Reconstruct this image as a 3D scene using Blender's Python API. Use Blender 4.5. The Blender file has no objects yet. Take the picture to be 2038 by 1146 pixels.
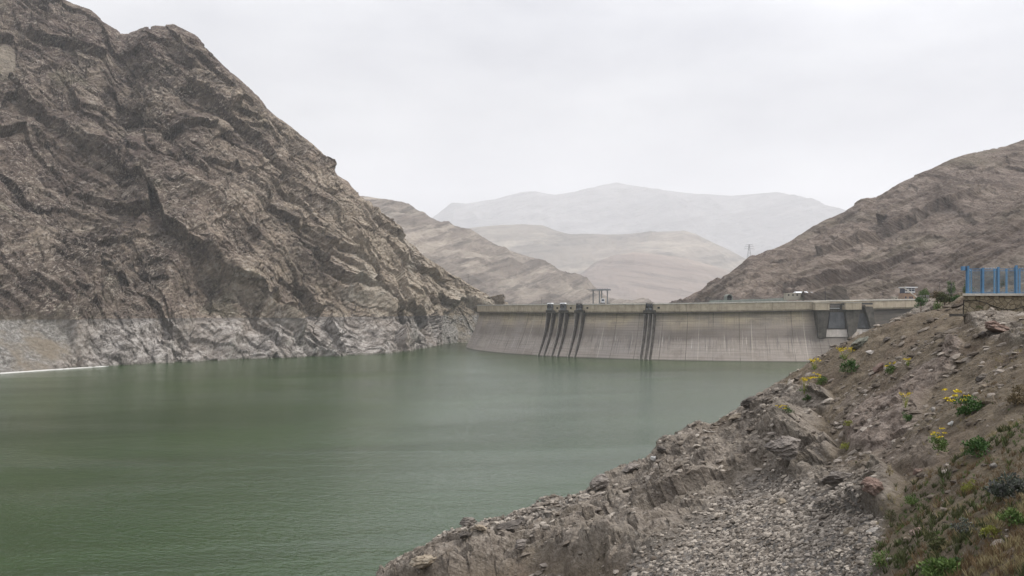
import bpy, math, random
import numpy as np
from mathutils import Vector, Matrix
rng = np.random.default_rng(7)
random.seed(7)
F = 1750.0; CX = 1019.0; HY = 614.0; CAMZ = 34.0; WPX = 2038.0
C = bpy.context.scene.collection

def P(x, y, d):
    """a point seen at photo position x, y standing d metres down the valley"""
    return np.array([(x-CX)/F*d, d, CAMZ-(y-HY)/F*d])

# ------------------------------------------------------------------ noise
def _h(ix, iy, iz, s):
    h = (ix.astype(np.int64)*374761393 + iy.astype(np.int64)*668265263 + iz.astype(np.int64)*2147483647 + s*1274126177) & 0xffffffff
    h = ((h ^ (h >> 13))*1274126177) & 0xffffffff
    h = ((h ^ (h >> 15))*2246822519) & 0xffffffff
    h ^= h >> 16
    return (h & 0xffffff)/float(0x1000000)

def vnoise(p, s=0):
    i = np.floor(p).astype(np.int64); f = p-i; f = f*f*(3-2*f)
    r = 0
    for dx in (0, 1):
        wx = f[:, 0] if dx else 1-f[:, 0]
        for dy in (0, 1):
            wy = f[:, 1] if dy else 1-f[:, 1]
            for dz in (0, 1):
                wz = f[:, 2] if dz else 1-f[:, 2]
                r = r + wx*wy*wz*_h(i[:, 0]+dx, i[:, 1]+dy, i[:, 2]+dz, s)
    return r*2-1

def fbm(p, octv=4, s=0, gain=.5, ridged=False):
    a = 1.0; t = 0; q = p.copy(); n = 0
    for k in range(octv):
        v = vnoise(q, s+k*17)
        if ridged: v = 1-2*np.abs(v)
        t = t+a*v; n += a; a *= gain; q = q*2.03+11.7
    return t/n

def facet(p, s=0, k=.8, h=.5):
    """angular blocks: the offset of the nearest of a set of tilted planes"""
    b = np.floor(p-.5).astype(np.int64)
    best = np.full(len(p), 1e9); bx = np.zeros_like(p); bc = np.zeros_like(b)
    for dx in (0, 1):
        for dy in (0, 1):
            for dz in (0, 1):
                c = b+np.array([dx, dy, dz])
                f = c+.5+np.stack([_h(c[:, 0], c[:, 1], c[:, 2], s+j)-.5 for j in range(3)], 1)*.85
                d = ((p-f)**2).sum(1)
                m = d < best
                best[m] = d[m]; bx[m] = f[m]; bc[m] = c[m]
    dr = np.stack([_h(bc[:, 0], bc[:, 1], bc[:, 2], s+5+j)-.5 for j in range(3)], 1)*2
    return ((p-bx)*dr).sum(1)*k+(_h(bc[:, 0], bc[:, 1], bc[:, 2], s+9)-.5)*2*h

def blocks(p, s=0, k=.9, h=.3, m=.9):
    """fractured rock: the highest of a set of tilted, slightly domed planes, so neighbouring blocks meet in creases"""
    b = np.floor(p-.5).astype(np.int64)
    best = np.full(len(p), -1e9)
    for dx in (0, 1):
        for dy in (0, 1):
            for dz in (0, 1):
                c = b+np.array([dx, dy, dz])
                hs = [_h(c[:, 0], c[:, 1], c[:, 2], s+j)-.5 for j in range(7)]
                q = p-(c+.5+np.stack(hs[:3], 1)*.8)
                best = np.maximum(best, (q*np.stack(hs[3:6], 1)).sum(1)*2*k+hs[6]*2*h-(q*q).sum(1)*m)
    return best+.12

def sstep(a, b, x):
    t = np.clip((x-a)/(b-a), 0, 1); return t*t*(3-2*t)

def bedframe(ang, tilt=0.0):
    """axes of rock bedding that rises (ang > 0) to the right by ang degrees"""
    a = math.radians(ang)
    ex = np.array([math.cos(a), 0, math.sin(a)]); ez = np.array([-math.sin(a), tilt, math.cos(a)])
    ez /= np.linalg.norm(ez); ey = np.cross(ez, ex)
    return np.stack([ex, ey, ez])

# ------------------------------------------------------------------ mesh helpers
def link(o, parent=None):
    C.objects.link(o)
    if parent is not None: o.parent = parent
    return o

def tag(o, label=None, cat=None, group=None, kind=None):
    if label: o['label'] = label
    if cat: o['category'] = cat
    if group: o['group'] = group
    if kind: o['kind'] = kind
    return o

def np_mesh(name, V, Fq, mat, smooth=True, attrs=None, parent=None, uv=None):
    me = bpy.data.meshes.new(name)
    V = np.asarray(V, dtype=np.float32); Fq = np.asarray(Fq, dtype=np.int32)
    k = Fq.shape[1]
    me.vertices.add(len(V)); me.vertices.foreach_set('co', V.ravel())
    me.loops.add(Fq.size); me.loops.foreach_set('vertex_index', Fq.ravel())
    me.polygons.add(len(Fq)); me.polygons.foreach_set('loop_start', np.arange(0, Fq.size, k, dtype=np.int32))
    me.polygons.foreach_set('loop_total', np.full(len(Fq), k, dtype=np.int32))
    me.polygons.foreach_set('use_smooth', np.full(len(Fq), smooth))
    me.update(calc_edges=True)
    if attrs:
        for n, a in attrs.items():
            at = me.attributes.new(n, 'FLOAT', 'POINT'); at.data.foreach_set('value', np.asarray(a, dtype=np.float32).ravel())
    if uv is not None:
        ul = me.uv_layers.new(name='uv'); ul.data.foreach_set('uv', np.asarray(uv, dtype=np.float32)[Fq.ravel()].ravel())
    me.materials.append(mat)
    return link(bpy.data.objects.new(name, me), parent)

def gridfaces(nu, nv):
    a = np.arange(nu*nv).reshape(nv, nu)
    return np.stack([a[:-1, :-1], a[:-1, 1:], a[1:, 1:], a[1:, :-1]], -1).reshape(-1, 4)

class MB:
    def __init__(s): s.v = []; s.f = []
    def add(s, v, f):
        b = len(s.v); s.v += [tuple(map(float, q)) for q in v]; s.f += [tuple(i+b for i in g) for g in f]; return s
    def box(s, c, size, rz=0.0):
        ca, sa = math.cos(rz), math.sin(rz); v = []
        for dz in (-.5, .5):
            for dx, dy in ((-.5, -.5), (.5, -.5), (.5, .5), (-.5, .5)):
                x, y = dx*size[0], dy*size[1]
                v.append((c[0]+x*ca-y*sa, c[1]+x*sa+y*ca, c[2]+dz*size[2]))
        return s.hexa(v)
    def hexa(s, v):
        return s.add(v, [(3, 2, 1, 0), (4, 5, 6, 7), (0, 1, 5, 4), (1, 2, 6, 5), (2, 3, 7, 6), (3, 0, 4, 7)])
    def bar(s, a, b, r, n=6, r2=None):
        a = Vector(a); b = Vector(b); d = (b-a).normalized(); r2 = r if r2 is None else r2
        up = Vector((0, 0, 1)) if abs(d.z) < .9 else Vector((1, 0, 0))
        x = d.cross(up).normalized(); y = d.cross(x)
        v = []
        for p, rr in ((a, r), (b, r2)):
            for i in range(n):
                t = 2*math.pi*i/n+math.pi/n
                v.append(p+x*math.cos(t)*rr+y*math.sin(t)*rr)
        f = [(i, (i+1) % n, n+(i+1) % n, n+i) for i in range(n)]+[tuple(range(n))[::-1], tuple(range(n, 2*n))]
        return s.add(v, f)
    def path(s, pts, r, n=6):
        for a, b in zip(pts[:-1], pts[1:]): s.bar(a, b, r, n)
        return s
    def build(s, name, mat, parent=None, smooth=False, org=None):
        me = bpy.data.meshes.new(name)
        v = s.v
        o = bpy.data.objects.new(name, me)
        if org is not None:
            v = [(q[0]-org[0], q[1]-org[1], q[2]-org[2]) for q in v]
            if parent is None: o.location = org
        me.from_pydata(v, [], s.f); me.update()
        if smooth: me.polygons.foreach_set('use_smooth', [True]*len(me.polygons))
        me.materials.append(mat)
        return link(o, parent)

def thing(name, label, cat, loc, group=None):
    o = bpy.data.objects.new(name, None); o.location = tuple(map(float, loc)); o.empty_display_size = .5
    link(o); return tag(o, label, cat, group)

# ------------------------------------------------------------------ materials
class M:
    def __init__(s, name, rough=.9, spec=.25):
        s.m = bpy.data.materials.new(name); s.m.use_nodes = True; s.t = s.m.node_tree; s.t.nodes.clear()
        s.out = s.n('ShaderNodeOutputMaterial'); s.b = s.n('ShaderNodeBsdfPrincipled')
        s.b.inputs['Roughness'].default_value = rough
        s.b.inputs['Specular IOR Level'].default_value = spec
        s.t.links.new(s.b.outputs[0], s.out.inputs[0])
        s.pos = s.n('ShaderNodeNewGeometry').outputs['Position']
    def n(s, t): return s.t.nodes.new(t)
    def set(s, sock, v):
        if v is None: return
        if isinstance(v, bpy.types.NodeSocket): s.t.links.new(v, sock)
        elif isinstance(v, (tuple, list)):
            sock.default_value = tuple(v)+((1,) if len(v) == 3 and sock.type == 'RGBA' else ())
        else: sock.default_value = v
    def noise(s, scale, detail=5, rough=.55, vec=None, dist=0.0, ridged=False):
        n = s.n('ShaderNodeTexNoise'); s.set(n.inputs['Vector'], vec or s.pos)
        n.inputs['Scale'].default_value = scale; n.inputs['Detail'].default_value = detail
        n.inputs['Roughness'].default_value = rough; n.inputs['Distortion'].default_value = dist
        return n.outputs['Fac']
    def voro(s, scale, vec=None, feature='F1', out='Distance', rnd=1.0):
        n = s.n('ShaderNodeTexVoronoi'); n.feature = feature; s.set(n.inputs['Vector'], vec or s.pos)
        n.inputs['Scale'].default_value = scale; n.inputs['Randomness'].default_value = rnd
        return n.outputs[out]
    def map(s, rot=(0, 0, 0), scale=(1, 1, 1), vec=None, loc=(0, 0, 0)):
        a = s.n('ShaderNodeMapping'); s.set(a.inputs['Vector'], vec or s.pos)
        a.inputs['Rotation'].default_value = [math.radians(r) for r in rot]
        b = s.n('ShaderNodeVectorMath'); b.operation = 'MULTIPLY'; s.t.links.new(a.outputs[0], b.inputs[0])
        b.inputs[1].default_value = scale
        return b.outputs[0]
    def ramp(s, fac, stops, interp='LINEAR'):
        n = s.n('ShaderNodeValToRGB'); s.set(n.inputs[0], fac); e = n.color_ramp.elements; n.color_ramp.interpolation = interp
        while len(e) < len(stops): e.new(.5)
        for q, (p, c) in zip(e, stops):
            q.position = p; q.color = tuple(c)+(1,) if isinstance(c, (tuple, list)) else (c, c, c, 1)
        return n.outputs[0]
    def mix(s, fac, a, b, mode='MIX'):
        n = s.n('ShaderNodeMix'); n.data_type = 'RGBA'; n.blend_type = mode
        s.set(n.inputs[0], fac); s.set(n.inputs[6], a); s.set(n.inputs[7], b); return n.outputs[2]
    def math(s, op, a, b=None, clamp=False):
        n = s.n('ShaderNodeMath'); n.operation = op; n.use_clamp = clamp; s.set(n.inputs[0], a); s.set(n.inputs[1], b); return n.outputs[0]
    def attr(s, name):
        n = s.n('ShaderNodeAttribute'); n.attribute_name = name; return n.outputs['Fac']
    def xyz(s, vec=None):
        n = s.n('ShaderNodeSeparateXYZ'); s.set(n.inputs[0], vec or s.pos); return n.outputs
    def col(s, v): s.set(s.b.inputs['Base Color'], v); return s
    def bump(s, h, strength=1.0, dist=1.0, prev=None):
        n = s.n('ShaderNodeBump'); s.set(n.inputs['Height'], h); n.inputs['Strength'].default_value = strength
        n.inputs['Distance'].default_value = dist
        if prev is not None: s.t.links.new(prev, n.inputs['Normal'])
        s.t.links.new(n.outputs[0], s.b.inputs['Normal']); return n.outputs[0]

def plain(name, c, rough=.7, metal=0.0, var=.12, vs=3.0):
    m = M(name, rough)
    d = tuple(x*(1-var*2) for x in c)
    m.col(m.mix(m.noise(vs, 4), d, tuple(min(1, x*(1+var)) for x in c))); m.b.inputs['Metallic'].default_value = metal
    return m.m

def rock_left():
    m = M('craggy_rock', .95, .15)
    bed = m.map((0, 38, 0), (.6, 1, 1.35))
    n1 = m.noise(.012, 5, .6, dist=.6); n2 = m.noise(.05, 7, .65, vec=bed, dist=.7); n3 = m.noise(.3, 6, .7, vec=bed); n4 = m.noise(.16, 8, .75)
    c = m.ramp(n2, [(.34, (.04, .031, .026)), (.43, (.095, .074, .061)), (.51, (.185, .147, .117)), (.59, (.30, .243, .188)), (.69, (.47, .405, .33))])
    c = m.mix(m.ramp(n1, [(.4, 0), (.62, 1)]), c, m.mix(.5, c, (.15, .105, .095)))
    X = m.xyz()
    tan = m.math('MULTIPLY', m.ramp(m.math('ADD', m.math('MULTIPLY', X[0], 1/380), 1.02), [(.25, 0), (.85, 1)]), m.ramp(m.noise(.03, 4), [(.33, .25), (.6, 1)]))
    c = m.mix(m.math('MULTIPLY', tan, .85), c, m.ramp(n3, [(.34, (.12, .092, .066)), (.5, (.34, .275, .20)), (.66, (.58, .51, .41))]))
    # pale flakes and dark varnish
    c = m.mix(m.math('MULTIPLY', m.ramp(n4, [(.57, 0), (.62, 1)]), .7), c, (.50, .44, .385))
    c = m.mix(m.math('MULTIPLY', m.ramp(m.noise(.11, 7, .72, vec=bed, dist=1.2), [(.38, 1), (.45, 0)]), .75), c, (.026, .022, .019))
    c = m.mix(m.math('MULTIPLY', m.ramp(m.noise(.02, 6, .6, vec=m.map(loc=(40, 9, 2))), [(.58, 0), (.68, 1)]), .3), c, (.15, .16, .09))
    pz = m.math('MULTIPLY', m.ramp(m.noise(.02, 6, .7, vec=m.map(loc=(340, 9, 77))), [(.55, 0), (.66, 1)]), m.ramp(m.math('ADD', m.math('MULTIPLY', X[0], 1/200), 1.3), [(.3, 0), (.8, 1)]))
    c = m.mix(m.math('MULTIPLY', pz, .6), c, (.52, .48, .43))
    zone = m.math('ADD', m.noise(.014, 6, .65, vec=m.map(loc=(700, 20, 90)), dist=.8), m.math('MULTIPLY', m.math('ADD', X[0], 200), .0014))
    c = m.mix(m.math('MULTIPLY', m.ramp(zone, [(.42, 1), (.49, 0)]), .6), c, m.mix(.6, c, (.04, .031, .027)))
    c = m.mix(m.math('MULTIPLY', m.ramp(zone, [(.52, 0), (.62, 1)]), .5), c, m.ramp(m.noise(.1, 6, .7, vec=bed), [(.35, (.20, .16, .118)), (.6, (.50, .43, .345))]))
    mic = m.noise(.42, 4, .75, vec=bed, dist=.8)
    c = m.mix(m.math('MULTIPLY', m.ramp(mic, [(.38, 1), (.46, 0)]), .5), c, m.mix(.8, c, (.012, .01, .009)))
    c = m.mix(m.math('MULTIPLY', m.ramp(mic, [(.545, 0), (.60, 1)]), m.ramp(m.noise(.035, 4, .6, vec=m.map(loc=(5, 66, 12))), [(.4, .15), (.6, .8)])), c, (.46, .40, .335))
    # drawdown band: bleached silt on the rock below the full-pool line
    wob = m.math('ADD', X[2], m.math('MULTIPLY', m.noise(.08, 5), 1.4))
    band = m.ramp(m.math('DIVIDE', wob, 60), [(.468, 1), (.474, 0)])
    pale = m.ramp(m.noise(.16, 8, .7, vec=bed), [(.37, (.12, .108, .097)), (.48, (.28, .253, .23)), (.60, (.50, .463, .43))])
    pale = m.mix(m.math('MULTIPLY', m.ramp(mic, [(.40, 1), (.47, 0)]), .55), pale, (.09, .08, .072))
    pale = m.mix(m.math('MULTIPLY', m.ramp(m.noise(.02, 3), [(.45, 0), (.65, 1)]), .5), pale, (.36, .30, .25))
    pale = m.mix(m.ramp(m.math('DIVIDE', wob, 60), [(.41, 0), (.462, .62)]), pale, (.13, .118, .11))
    pale = m.mix(m.ramp(m.math('DIVIDE', X[2], 10), [(.03, .6), (.16, 0)]), pale, (.12, .11, .09))
    c = m.mix(band, c, pale)
    sc = m.attr('scree')
    gr = m.ramp(m.noise(.45, 8, .85), [(.38, (.10, .09, .08)), (.5, (.235, .22, .20)), (.6, (.44, .42, .39))])
    gr = m.mix(m.ramp(m.noise(.03, 5, .6), [(.48, 0), (.6, .8)]), gr, (.25, .205, .15))
    gr = m.mix(m.ramp(m.math('DIVIDE', wob, 60), [(.46, 0), (.475, .75)]), gr, m.ramp(m.noise(.2, 7, .75), [(.35, (.085, .066, .05)), (.5, (.19, .155, .112)), (.65, (.33, .28, .215))]))
    c = m.mix(sc, c, gr)
    m.col(c)
    h = m.math('ADD', m.math('MULTIPLY', n4, 2.2), m.math('MULTIPLY', m.noise(.55, 7, .8, vec=bed, dist=.5), 1.3))
    h = m.math('ADD', h, m.math('MULTIPLY', m.voro(.28, vec=m.map((0, 38, 0), (.7, 1, 1.4))), 1.6))
    m.bump(h, 1.0, 1.5)
    return m.m

def rock_right():
    m = M('banded_slope_rock', .95, .15)
    v = m.map((0, -33, 0), (.16, .5, 1.5))        # bedding rising to the right
    n1 = m.noise(.010, 5, .6, vec=m.map((0, -33, 0), (.5, .5, 1.3)), dist=.4); n2 = m.noise(.05, 8, .68, vec=v, dist=.8)
    c = m.ramp(n1, [(.36, (.09, .062, .048)), (.5, (.158, .115, .089)), (.62, (.235, .182, .138))])
    c = m.mix(.55, c, m.ramp(n2, [(.38, (.065, .05, .043)), (.5, (.21, .165, .138)), (.60, (.40, .335, .285))]))
    c = m.mix(m.math('MULTIPLY', m.ramp(m.noise(.012, 6, .65, vec=m.map(loc=(33, 5, 8))), [(.5, 0), (.64, 1)]), .35), c, (.17, .155, .10))
    c = m.mix(m.math('MULTIPLY', m.ramp(m.noise(.15, 7, .8), [(.55, 0), (.7, 1)]), .4), c, (.33, .28, .24))
    c = m.mix(m.math('MULTIPLY', m.ramp(m.noise(.10, 6, .8, vec=v), [(.33, 1), (.43, 0)]), .5), c, (.055, .042, .038))
    mic = m.noise(.3, 5, .75, vec=m.map((0, -33, 0), (.4, .7, 1.5)), dist=.6)
    c = m.mix(m.math('MULTIPLY', m.ramp(mic, [(.40, 1), (.47, 0)]), .4), c, (.07, .055, .047))
    c = m.mix(m.math('MULTIPLY', m.ramp(mic, [(.55, 0), (.61, 1)]), .35), c, (.40, .345, .295))
    m.col(c)
    h = m.math('ADD', m.math('MULTIPLY', m.noise(.16, 8, .75, vec=v, dist=.5), 6.5), m.math('MULTIPLY', m.noise(.35, 6, .8), 1.6))
    m.bump(h, 1.0, 1.6)
    return m.m

def far_rock(name, a, b, c3, ang, sc, bstr=1.0, pink=None):
    m = M(name, 1.0, .05)
    v = m.map((0, ang, 0), (.25, .4, 1.4))
    c = m.ramp(m.noise(sc, 7, .6, vec=v, dist=.5), [(.33, a), (.5, b), (.67, c3)])
    c = m.mix(m.math('MULTIPLY', m.ramp(m.noise(sc*5, 6, .75, vec=v), [(.4, 1), (.5, 0)]), .35), c, tuple(x*.5 for x in a))
    if pink: c = m.mix(m.ramp(m.noise(sc*.4, 3), [(.4, 0), (.6, .8)]), c, pink)
    c = m.mix(m.math('MULTIPLY', m.ramp(m.noise(sc*2.2, 7, .7, vec=m.map((0, ang, 0), (.12, .3, 2.4))), [(.5, 0), (.58, 1)]), .6), c, tuple(x*.35 for x in a))
    c = m.mix(m.math('MULTIPLY', m.ramp(m.noise(sc*1.2, 7, .7, vec=m.map((0, ang, 0), (.3, .3, 1.6), loc=(900, 30, 70))), [(.52, 0), (.60, 1)]), .5), c, tuple(min(.6, x*1.6) for x in c3))
    m.col(c); m.bump(m.noise(sc*4, 8, .7, vec=v), 1.0, 22*bstr)
    return m.m

def ground_mat():
    m = M('foreground_ground', .95, .2)
    oc = m.attr('outcrop'); gv = m.attr('gravel'); vg = m.attr('turf'); rd = m.attr('redrock')
    soil = m.ramp(m.noise(.9, 8, .65), [(.3, (.09, .069, .046)), (.5, (.152, .12, .083)), (.7, (.225, .182, .133))])
    soil = m.mix(m.ramp(m.noise(7, 6, .8), [(.53, 0), (.66, .75)]), soil, (.27, .24, .205))
    soil = m.mix(m.ramp(m.noise(.25, 5, .6, vec=m.map(loc=(7, 3, 1))), [(.5, 0), (.66, .5)]), soil, (.115, .078, .058))
    v = m.map((0, -25, 20), (.8, .9, 1.3))
    rk = m.ramp(m.noise(.7, 9, .66, vec=v, dist=.6), [(.32, (.085, .069, .055)), (.45, (.18, .152, .125)), (.57, (.255, .218, .18)), (.7, (.41, .36, .305))])
    rk = m.mix(m.ramp(m.noise(.35, 4, .5), [(.45, 0), (.62, .5)]), rk, (.23, .20, .16))
    rk = m.mix(m.ramp(m.noise(3.0, 7, .8, vec=v), [(.58, 0), (.7, .5)]), rk, (.40, .37, .34))
    gr = m.ramp(m.noise(6, 7, .8), [(.35, (.085, .077, .068)), (.5, (.175, .16, .145)), (.64, (.34, .32, .30))])
    tf = m.ramp(m.noise(2.2, 7, .75), [(.32, (.065, .068, .032)), (.48, (.125, .105, .066)), (.62, (.15, .112, .066)), (.75, (.23, .195, .135))])
    rr = m.ramp(m.noise(1.4, 8, .7, vec=v, dist=.4), [(.34, (.10, .072, .058)), (.5, (.20, .158, .13)), (.66, (.36, .30, .26))])
    mic = m.noise(4.5, 5, .75, vec=v, dist=.7)
    rk = m.mix(m.math('MULTIPLY', m.ramp(mic, [(.38, 1), (.46, 0)]), .65), rk, (.05, .042, .036))
    rk = m.mix(m.math('MULTIPLY', m.ramp(mic, [(.56, 0), (.62, 1)]), .55), rk, (.42, .38, .335))
    soil = m.mix(m.math('MULTIPLY', m.ramp(mic, [(.40, 1), (.47, 0)]), .45), soil, (.055, .042, .03))
    c = m.mix(oc, soil, rk); c = m.mix(gv, c, gr); c = m.mix(rd, c, rr)
    c = m.mix(m.math('MULTIPLY', vg, m.ramp(m.noise(.8, 5, .7), [(.42, 0), (.64, .9)])), c, tf)
    z = m.xyz()[2]
    c = m.mix(m.ramp(m.math('DIVIDE', z, 10), [(.02, .6), (.1, 0)]), c, (.07, .06, .05))
    m.col(c)
    h = m.math('ADD', m.math('MULTIPLY', m.noise(2.2, 9, .72, vec=v), .9), m.math('MULTIPLY', m.noise(9, 6, .8), .28))
    h = m.math('ADD', h, m.math('MULTIPLY', m.voro(3.2, vec=m.map((0, -25, 20), (.8, 1, 1.3))), .25))
    m.bump(h, 1.0, .45)
    return m.m

def stone_mat(name, cols, scale=3.0, red=0.0):
    m = M(name, .92, .2)
    r = m.n('ShaderNodeAttribute'); r.attribute_name = 'tone'; rf = r.outputs['Fac']
    n = m.noise(scale, 6, .7)
    c = m.ramp(m.math('ADD', m.math('MULTIPLY', n, .5), m.math('MULTIPLY', rf, .5)), [(.25, cols[0]), (.5, cols[1]), (.75, cols[2])])
    m.col(c); m.bump(m.noise(scale*4, 6, .75), .8, .06); return m.m

def boulder_mat(name, cols, scale=2.0, bed=20):
    m = M(name, .92, .2)
    v = m.map((0, -bed, 10), (.5, .7, 2.0))
    n = m.noise(scale, 8, .7, vec=v, dist=.5)
    c = m.ramp(n, [(.3, cols[0]), (.5, cols[1]), (.7, cols[2])])
    m.col(c); m.bump(m.math('ADD', m.noise(scale*2.5, 8, .75, vec=v), m.math('MULTIPLY', m.noise(scale*8, 5, .8), .4)), 1.0, .15); return m.m

def water_mat():
    m = M('reservoir_water', .06, .5)
    X = m.xyz()
    big = m.noise(.006, 3, .5, vec=m.map((0, 0, -24), (1, 3.2, 1)), dist=.8)
    c = m.ramp(big, [(.35, (.009, .030, .003)), (.65, (.015, .044, .005))])
    sil = m.ramp(m.noise(.02, 4, .6), [(.4, 0), (.7, .25)])
    c = m.mix(sil, c, (.018, .034, .009))
    m.col(c); m.b.inputs['IOR'].default_value = 1.52
    # wind lanes: smoother and rougher water
    lane = m.noise(.0075, 4, .5, vec=m.map((0, 0, -14), (.7, 2.6, 1)), dist=1.4)
    lf = m.ramp(lane, [(.36, .65), (.5, 1.0), (.62, 1.5)])
    w1 = m.noise(.55, 3, .55, vec=m.map((0, 0, 28), (1.0, 1.9, 1)))
    w2 = m.noise(.16, 3, .5, vec=m.map((0, 0, 12), (.8, 2.2, 1)))
    w3 = m.noise(1.7, 2, .5, vec=m.map((0, 0, 40), (1, 1.6, 1)))
    h = m.math('ADD', m.math('MULTIPLY', w1, .85), m.math('MULTIPLY', w2, .6))
    h = m.math('ADD', h, m.math('MULTIPLY', w3, .42))
    h = m.math('MULTIPLY', h, lf)
    m.bump(h, 1.0, .25)
    m.set(m.b.inputs['Roughness'], m.ramp(lane, [(.35, .20), (.6, .12)]))
    return m.m

def dam_mat():
    m = M('weathered_dam_concrete', .9, .25)
    uvn = m.n('ShaderNodeUVMap'); uv = uvn.outputs[0]
    U = m.n('ShaderNodeSeparateXYZ'); m.t.links.new(uv, U.inputs[0]); u, z = U.outputs[0], U.outputs[1]
    wob = m.math('ADD', z, m.math('MULTIPLY', m.math('SUBTRACT', m.noise(.05, 5, .7, vec=m.map(scale=(1, .25, 1), vec=uv)), .5), 7.0))
    zn = m.math('DIVIDE', wob, 40)
    c = m.ramp(zn, [(.0, (.29, .25, .22)), (.16, (.32, .28, .245)), (.33, (.27, .235, .205)), (.39, (.155, .13, .112)), (.50, (.18, .152, .128)), (.60, (.33, .275, .21)), (.68, (.45, .375, .262)), (.76, (.34, .28, .195)), (.82, (.43, .36, .255)), (.95, (.36, .305, .22))])
    pat = m.noise(.035, 5, .6, vec=m.map(scale=(1, .9, 1), vec=uv, loc=(31, 4, 0)))
    c = m.mix(m.ramp(pat, [(.4, 0), (.6, .7)]), c, (.27, .24, .22))
    # lifts: fine horizontal courses
    lift = m.noise(1.0, 3, .6, vec=m.map(scale=(.03, 1.1, 1), vec=uv))
    c = m.mix(m.ramp(lift, [(.36, .45), (.52, 0)]), c, (.17, .14, .112))
    c = m.mix(m.ramp(m.noise(1.3, 4, .7, vec=m.map(scale=(.10, 1.6, 1), vec=uv, loc=(9, 3, 0))), [(.66, 0), (.72, .35)]), c, (.52, .48, .43))
    c = m.mix(m.ramp(m.noise(.12, 6, .7, vec=m.map(scale=(.6, 1, 1), vec=uv, loc=(50, 8, 0))), [(.52, 0), (.62, .6)]), c, (.20, .17, .145))
    # run-off streaks
    st = m.noise(.9, 5, .75, vec=m.map(scale=(1, .05, 1), vec=uv))
    low = m.ramp(m.math('DIVIDE', z, 40), [(.08, .35), (.22, 1), (.33, 1), (.45, .35), (.8, .25)])
    c = m.mix(m.math('MULTIPLY', m.ramp(st, [(.53, 0), (.64, .8)]), low), c, (.10, .09, .085))
    c = m.mix(m.math('MULTIPLY', m.ramp(m.noise(1.1, 4, .7, vec=m.map(scale=(1, .04, 1), vec=uv, loc=(77, 0, 0))), [(.60, 0), (.68, .6)]), low), c, (.60, .56, .51))
    # vertical contraction joints
    def joint(period, off, w, colr, f):
        nonlocal c
        a = m.math('FRACT', m.math('DIVIDE', m.math('ADD', u, off), period))
        k = m.math('LESS_THAN', a, w/period)
        k = m.math('MULTIPLY', k, m.ramp(m.noise(.05, 3, .6, vec=m.map(scale=(1, 1, 1), vec=uv, loc=(off*3, 1, 0))), [(.40, .25), (.5, f)]))
        c = m.mix(k, c, colr)
    joint(16.5, 2, .35, (.09, .075, .06), .9); joint(33, 11, .4, (.42, .38, .32), .7); joint(8.25, 5, .28, (.15, .13, .11), .35)
    a = m.math('LESS_THAN', m.math('FRACT', m.math('DIVIDE', z, 2.05)), .07)
    c = m.mix(m.math('MULTIPLY', a, .3), c, (.12, .11, .10))
    c = m.mix(m.ramp(m.math('DIVIDE', z, 10), [(.03, .75), (.08, 0)]), c, (.06, .06, .045))
    sn = m.attr('stain_shade')  # mask for staining and painted shade together
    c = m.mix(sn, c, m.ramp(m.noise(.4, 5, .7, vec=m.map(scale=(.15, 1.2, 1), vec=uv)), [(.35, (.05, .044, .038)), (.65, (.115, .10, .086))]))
    m.col(c); m.bump(m.math('ADD', lift, m.noise(.8, 6, .7)), .5, .25)
    return m.m

def concrete(name, base, dark, scale=.6, streak=True):
    m = M(name, .88, .25)
    c = m.mix(m.ramp(m.noise(scale, 6, .7), [(.35, 0), (.65, 1)]), dark, base)
    if streak: c = m.mix(m.ramp(m.noise(scale*2, 5, .75, vec=m.map(scale=(1, 1, .08))), [(.52, 0), (.68, .5)]), c, tuple(x*.45 for x in dark))
    m.col(c); m.bump(m.noise(scale*6, 5, .7), .4, .05); return m.m

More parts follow.
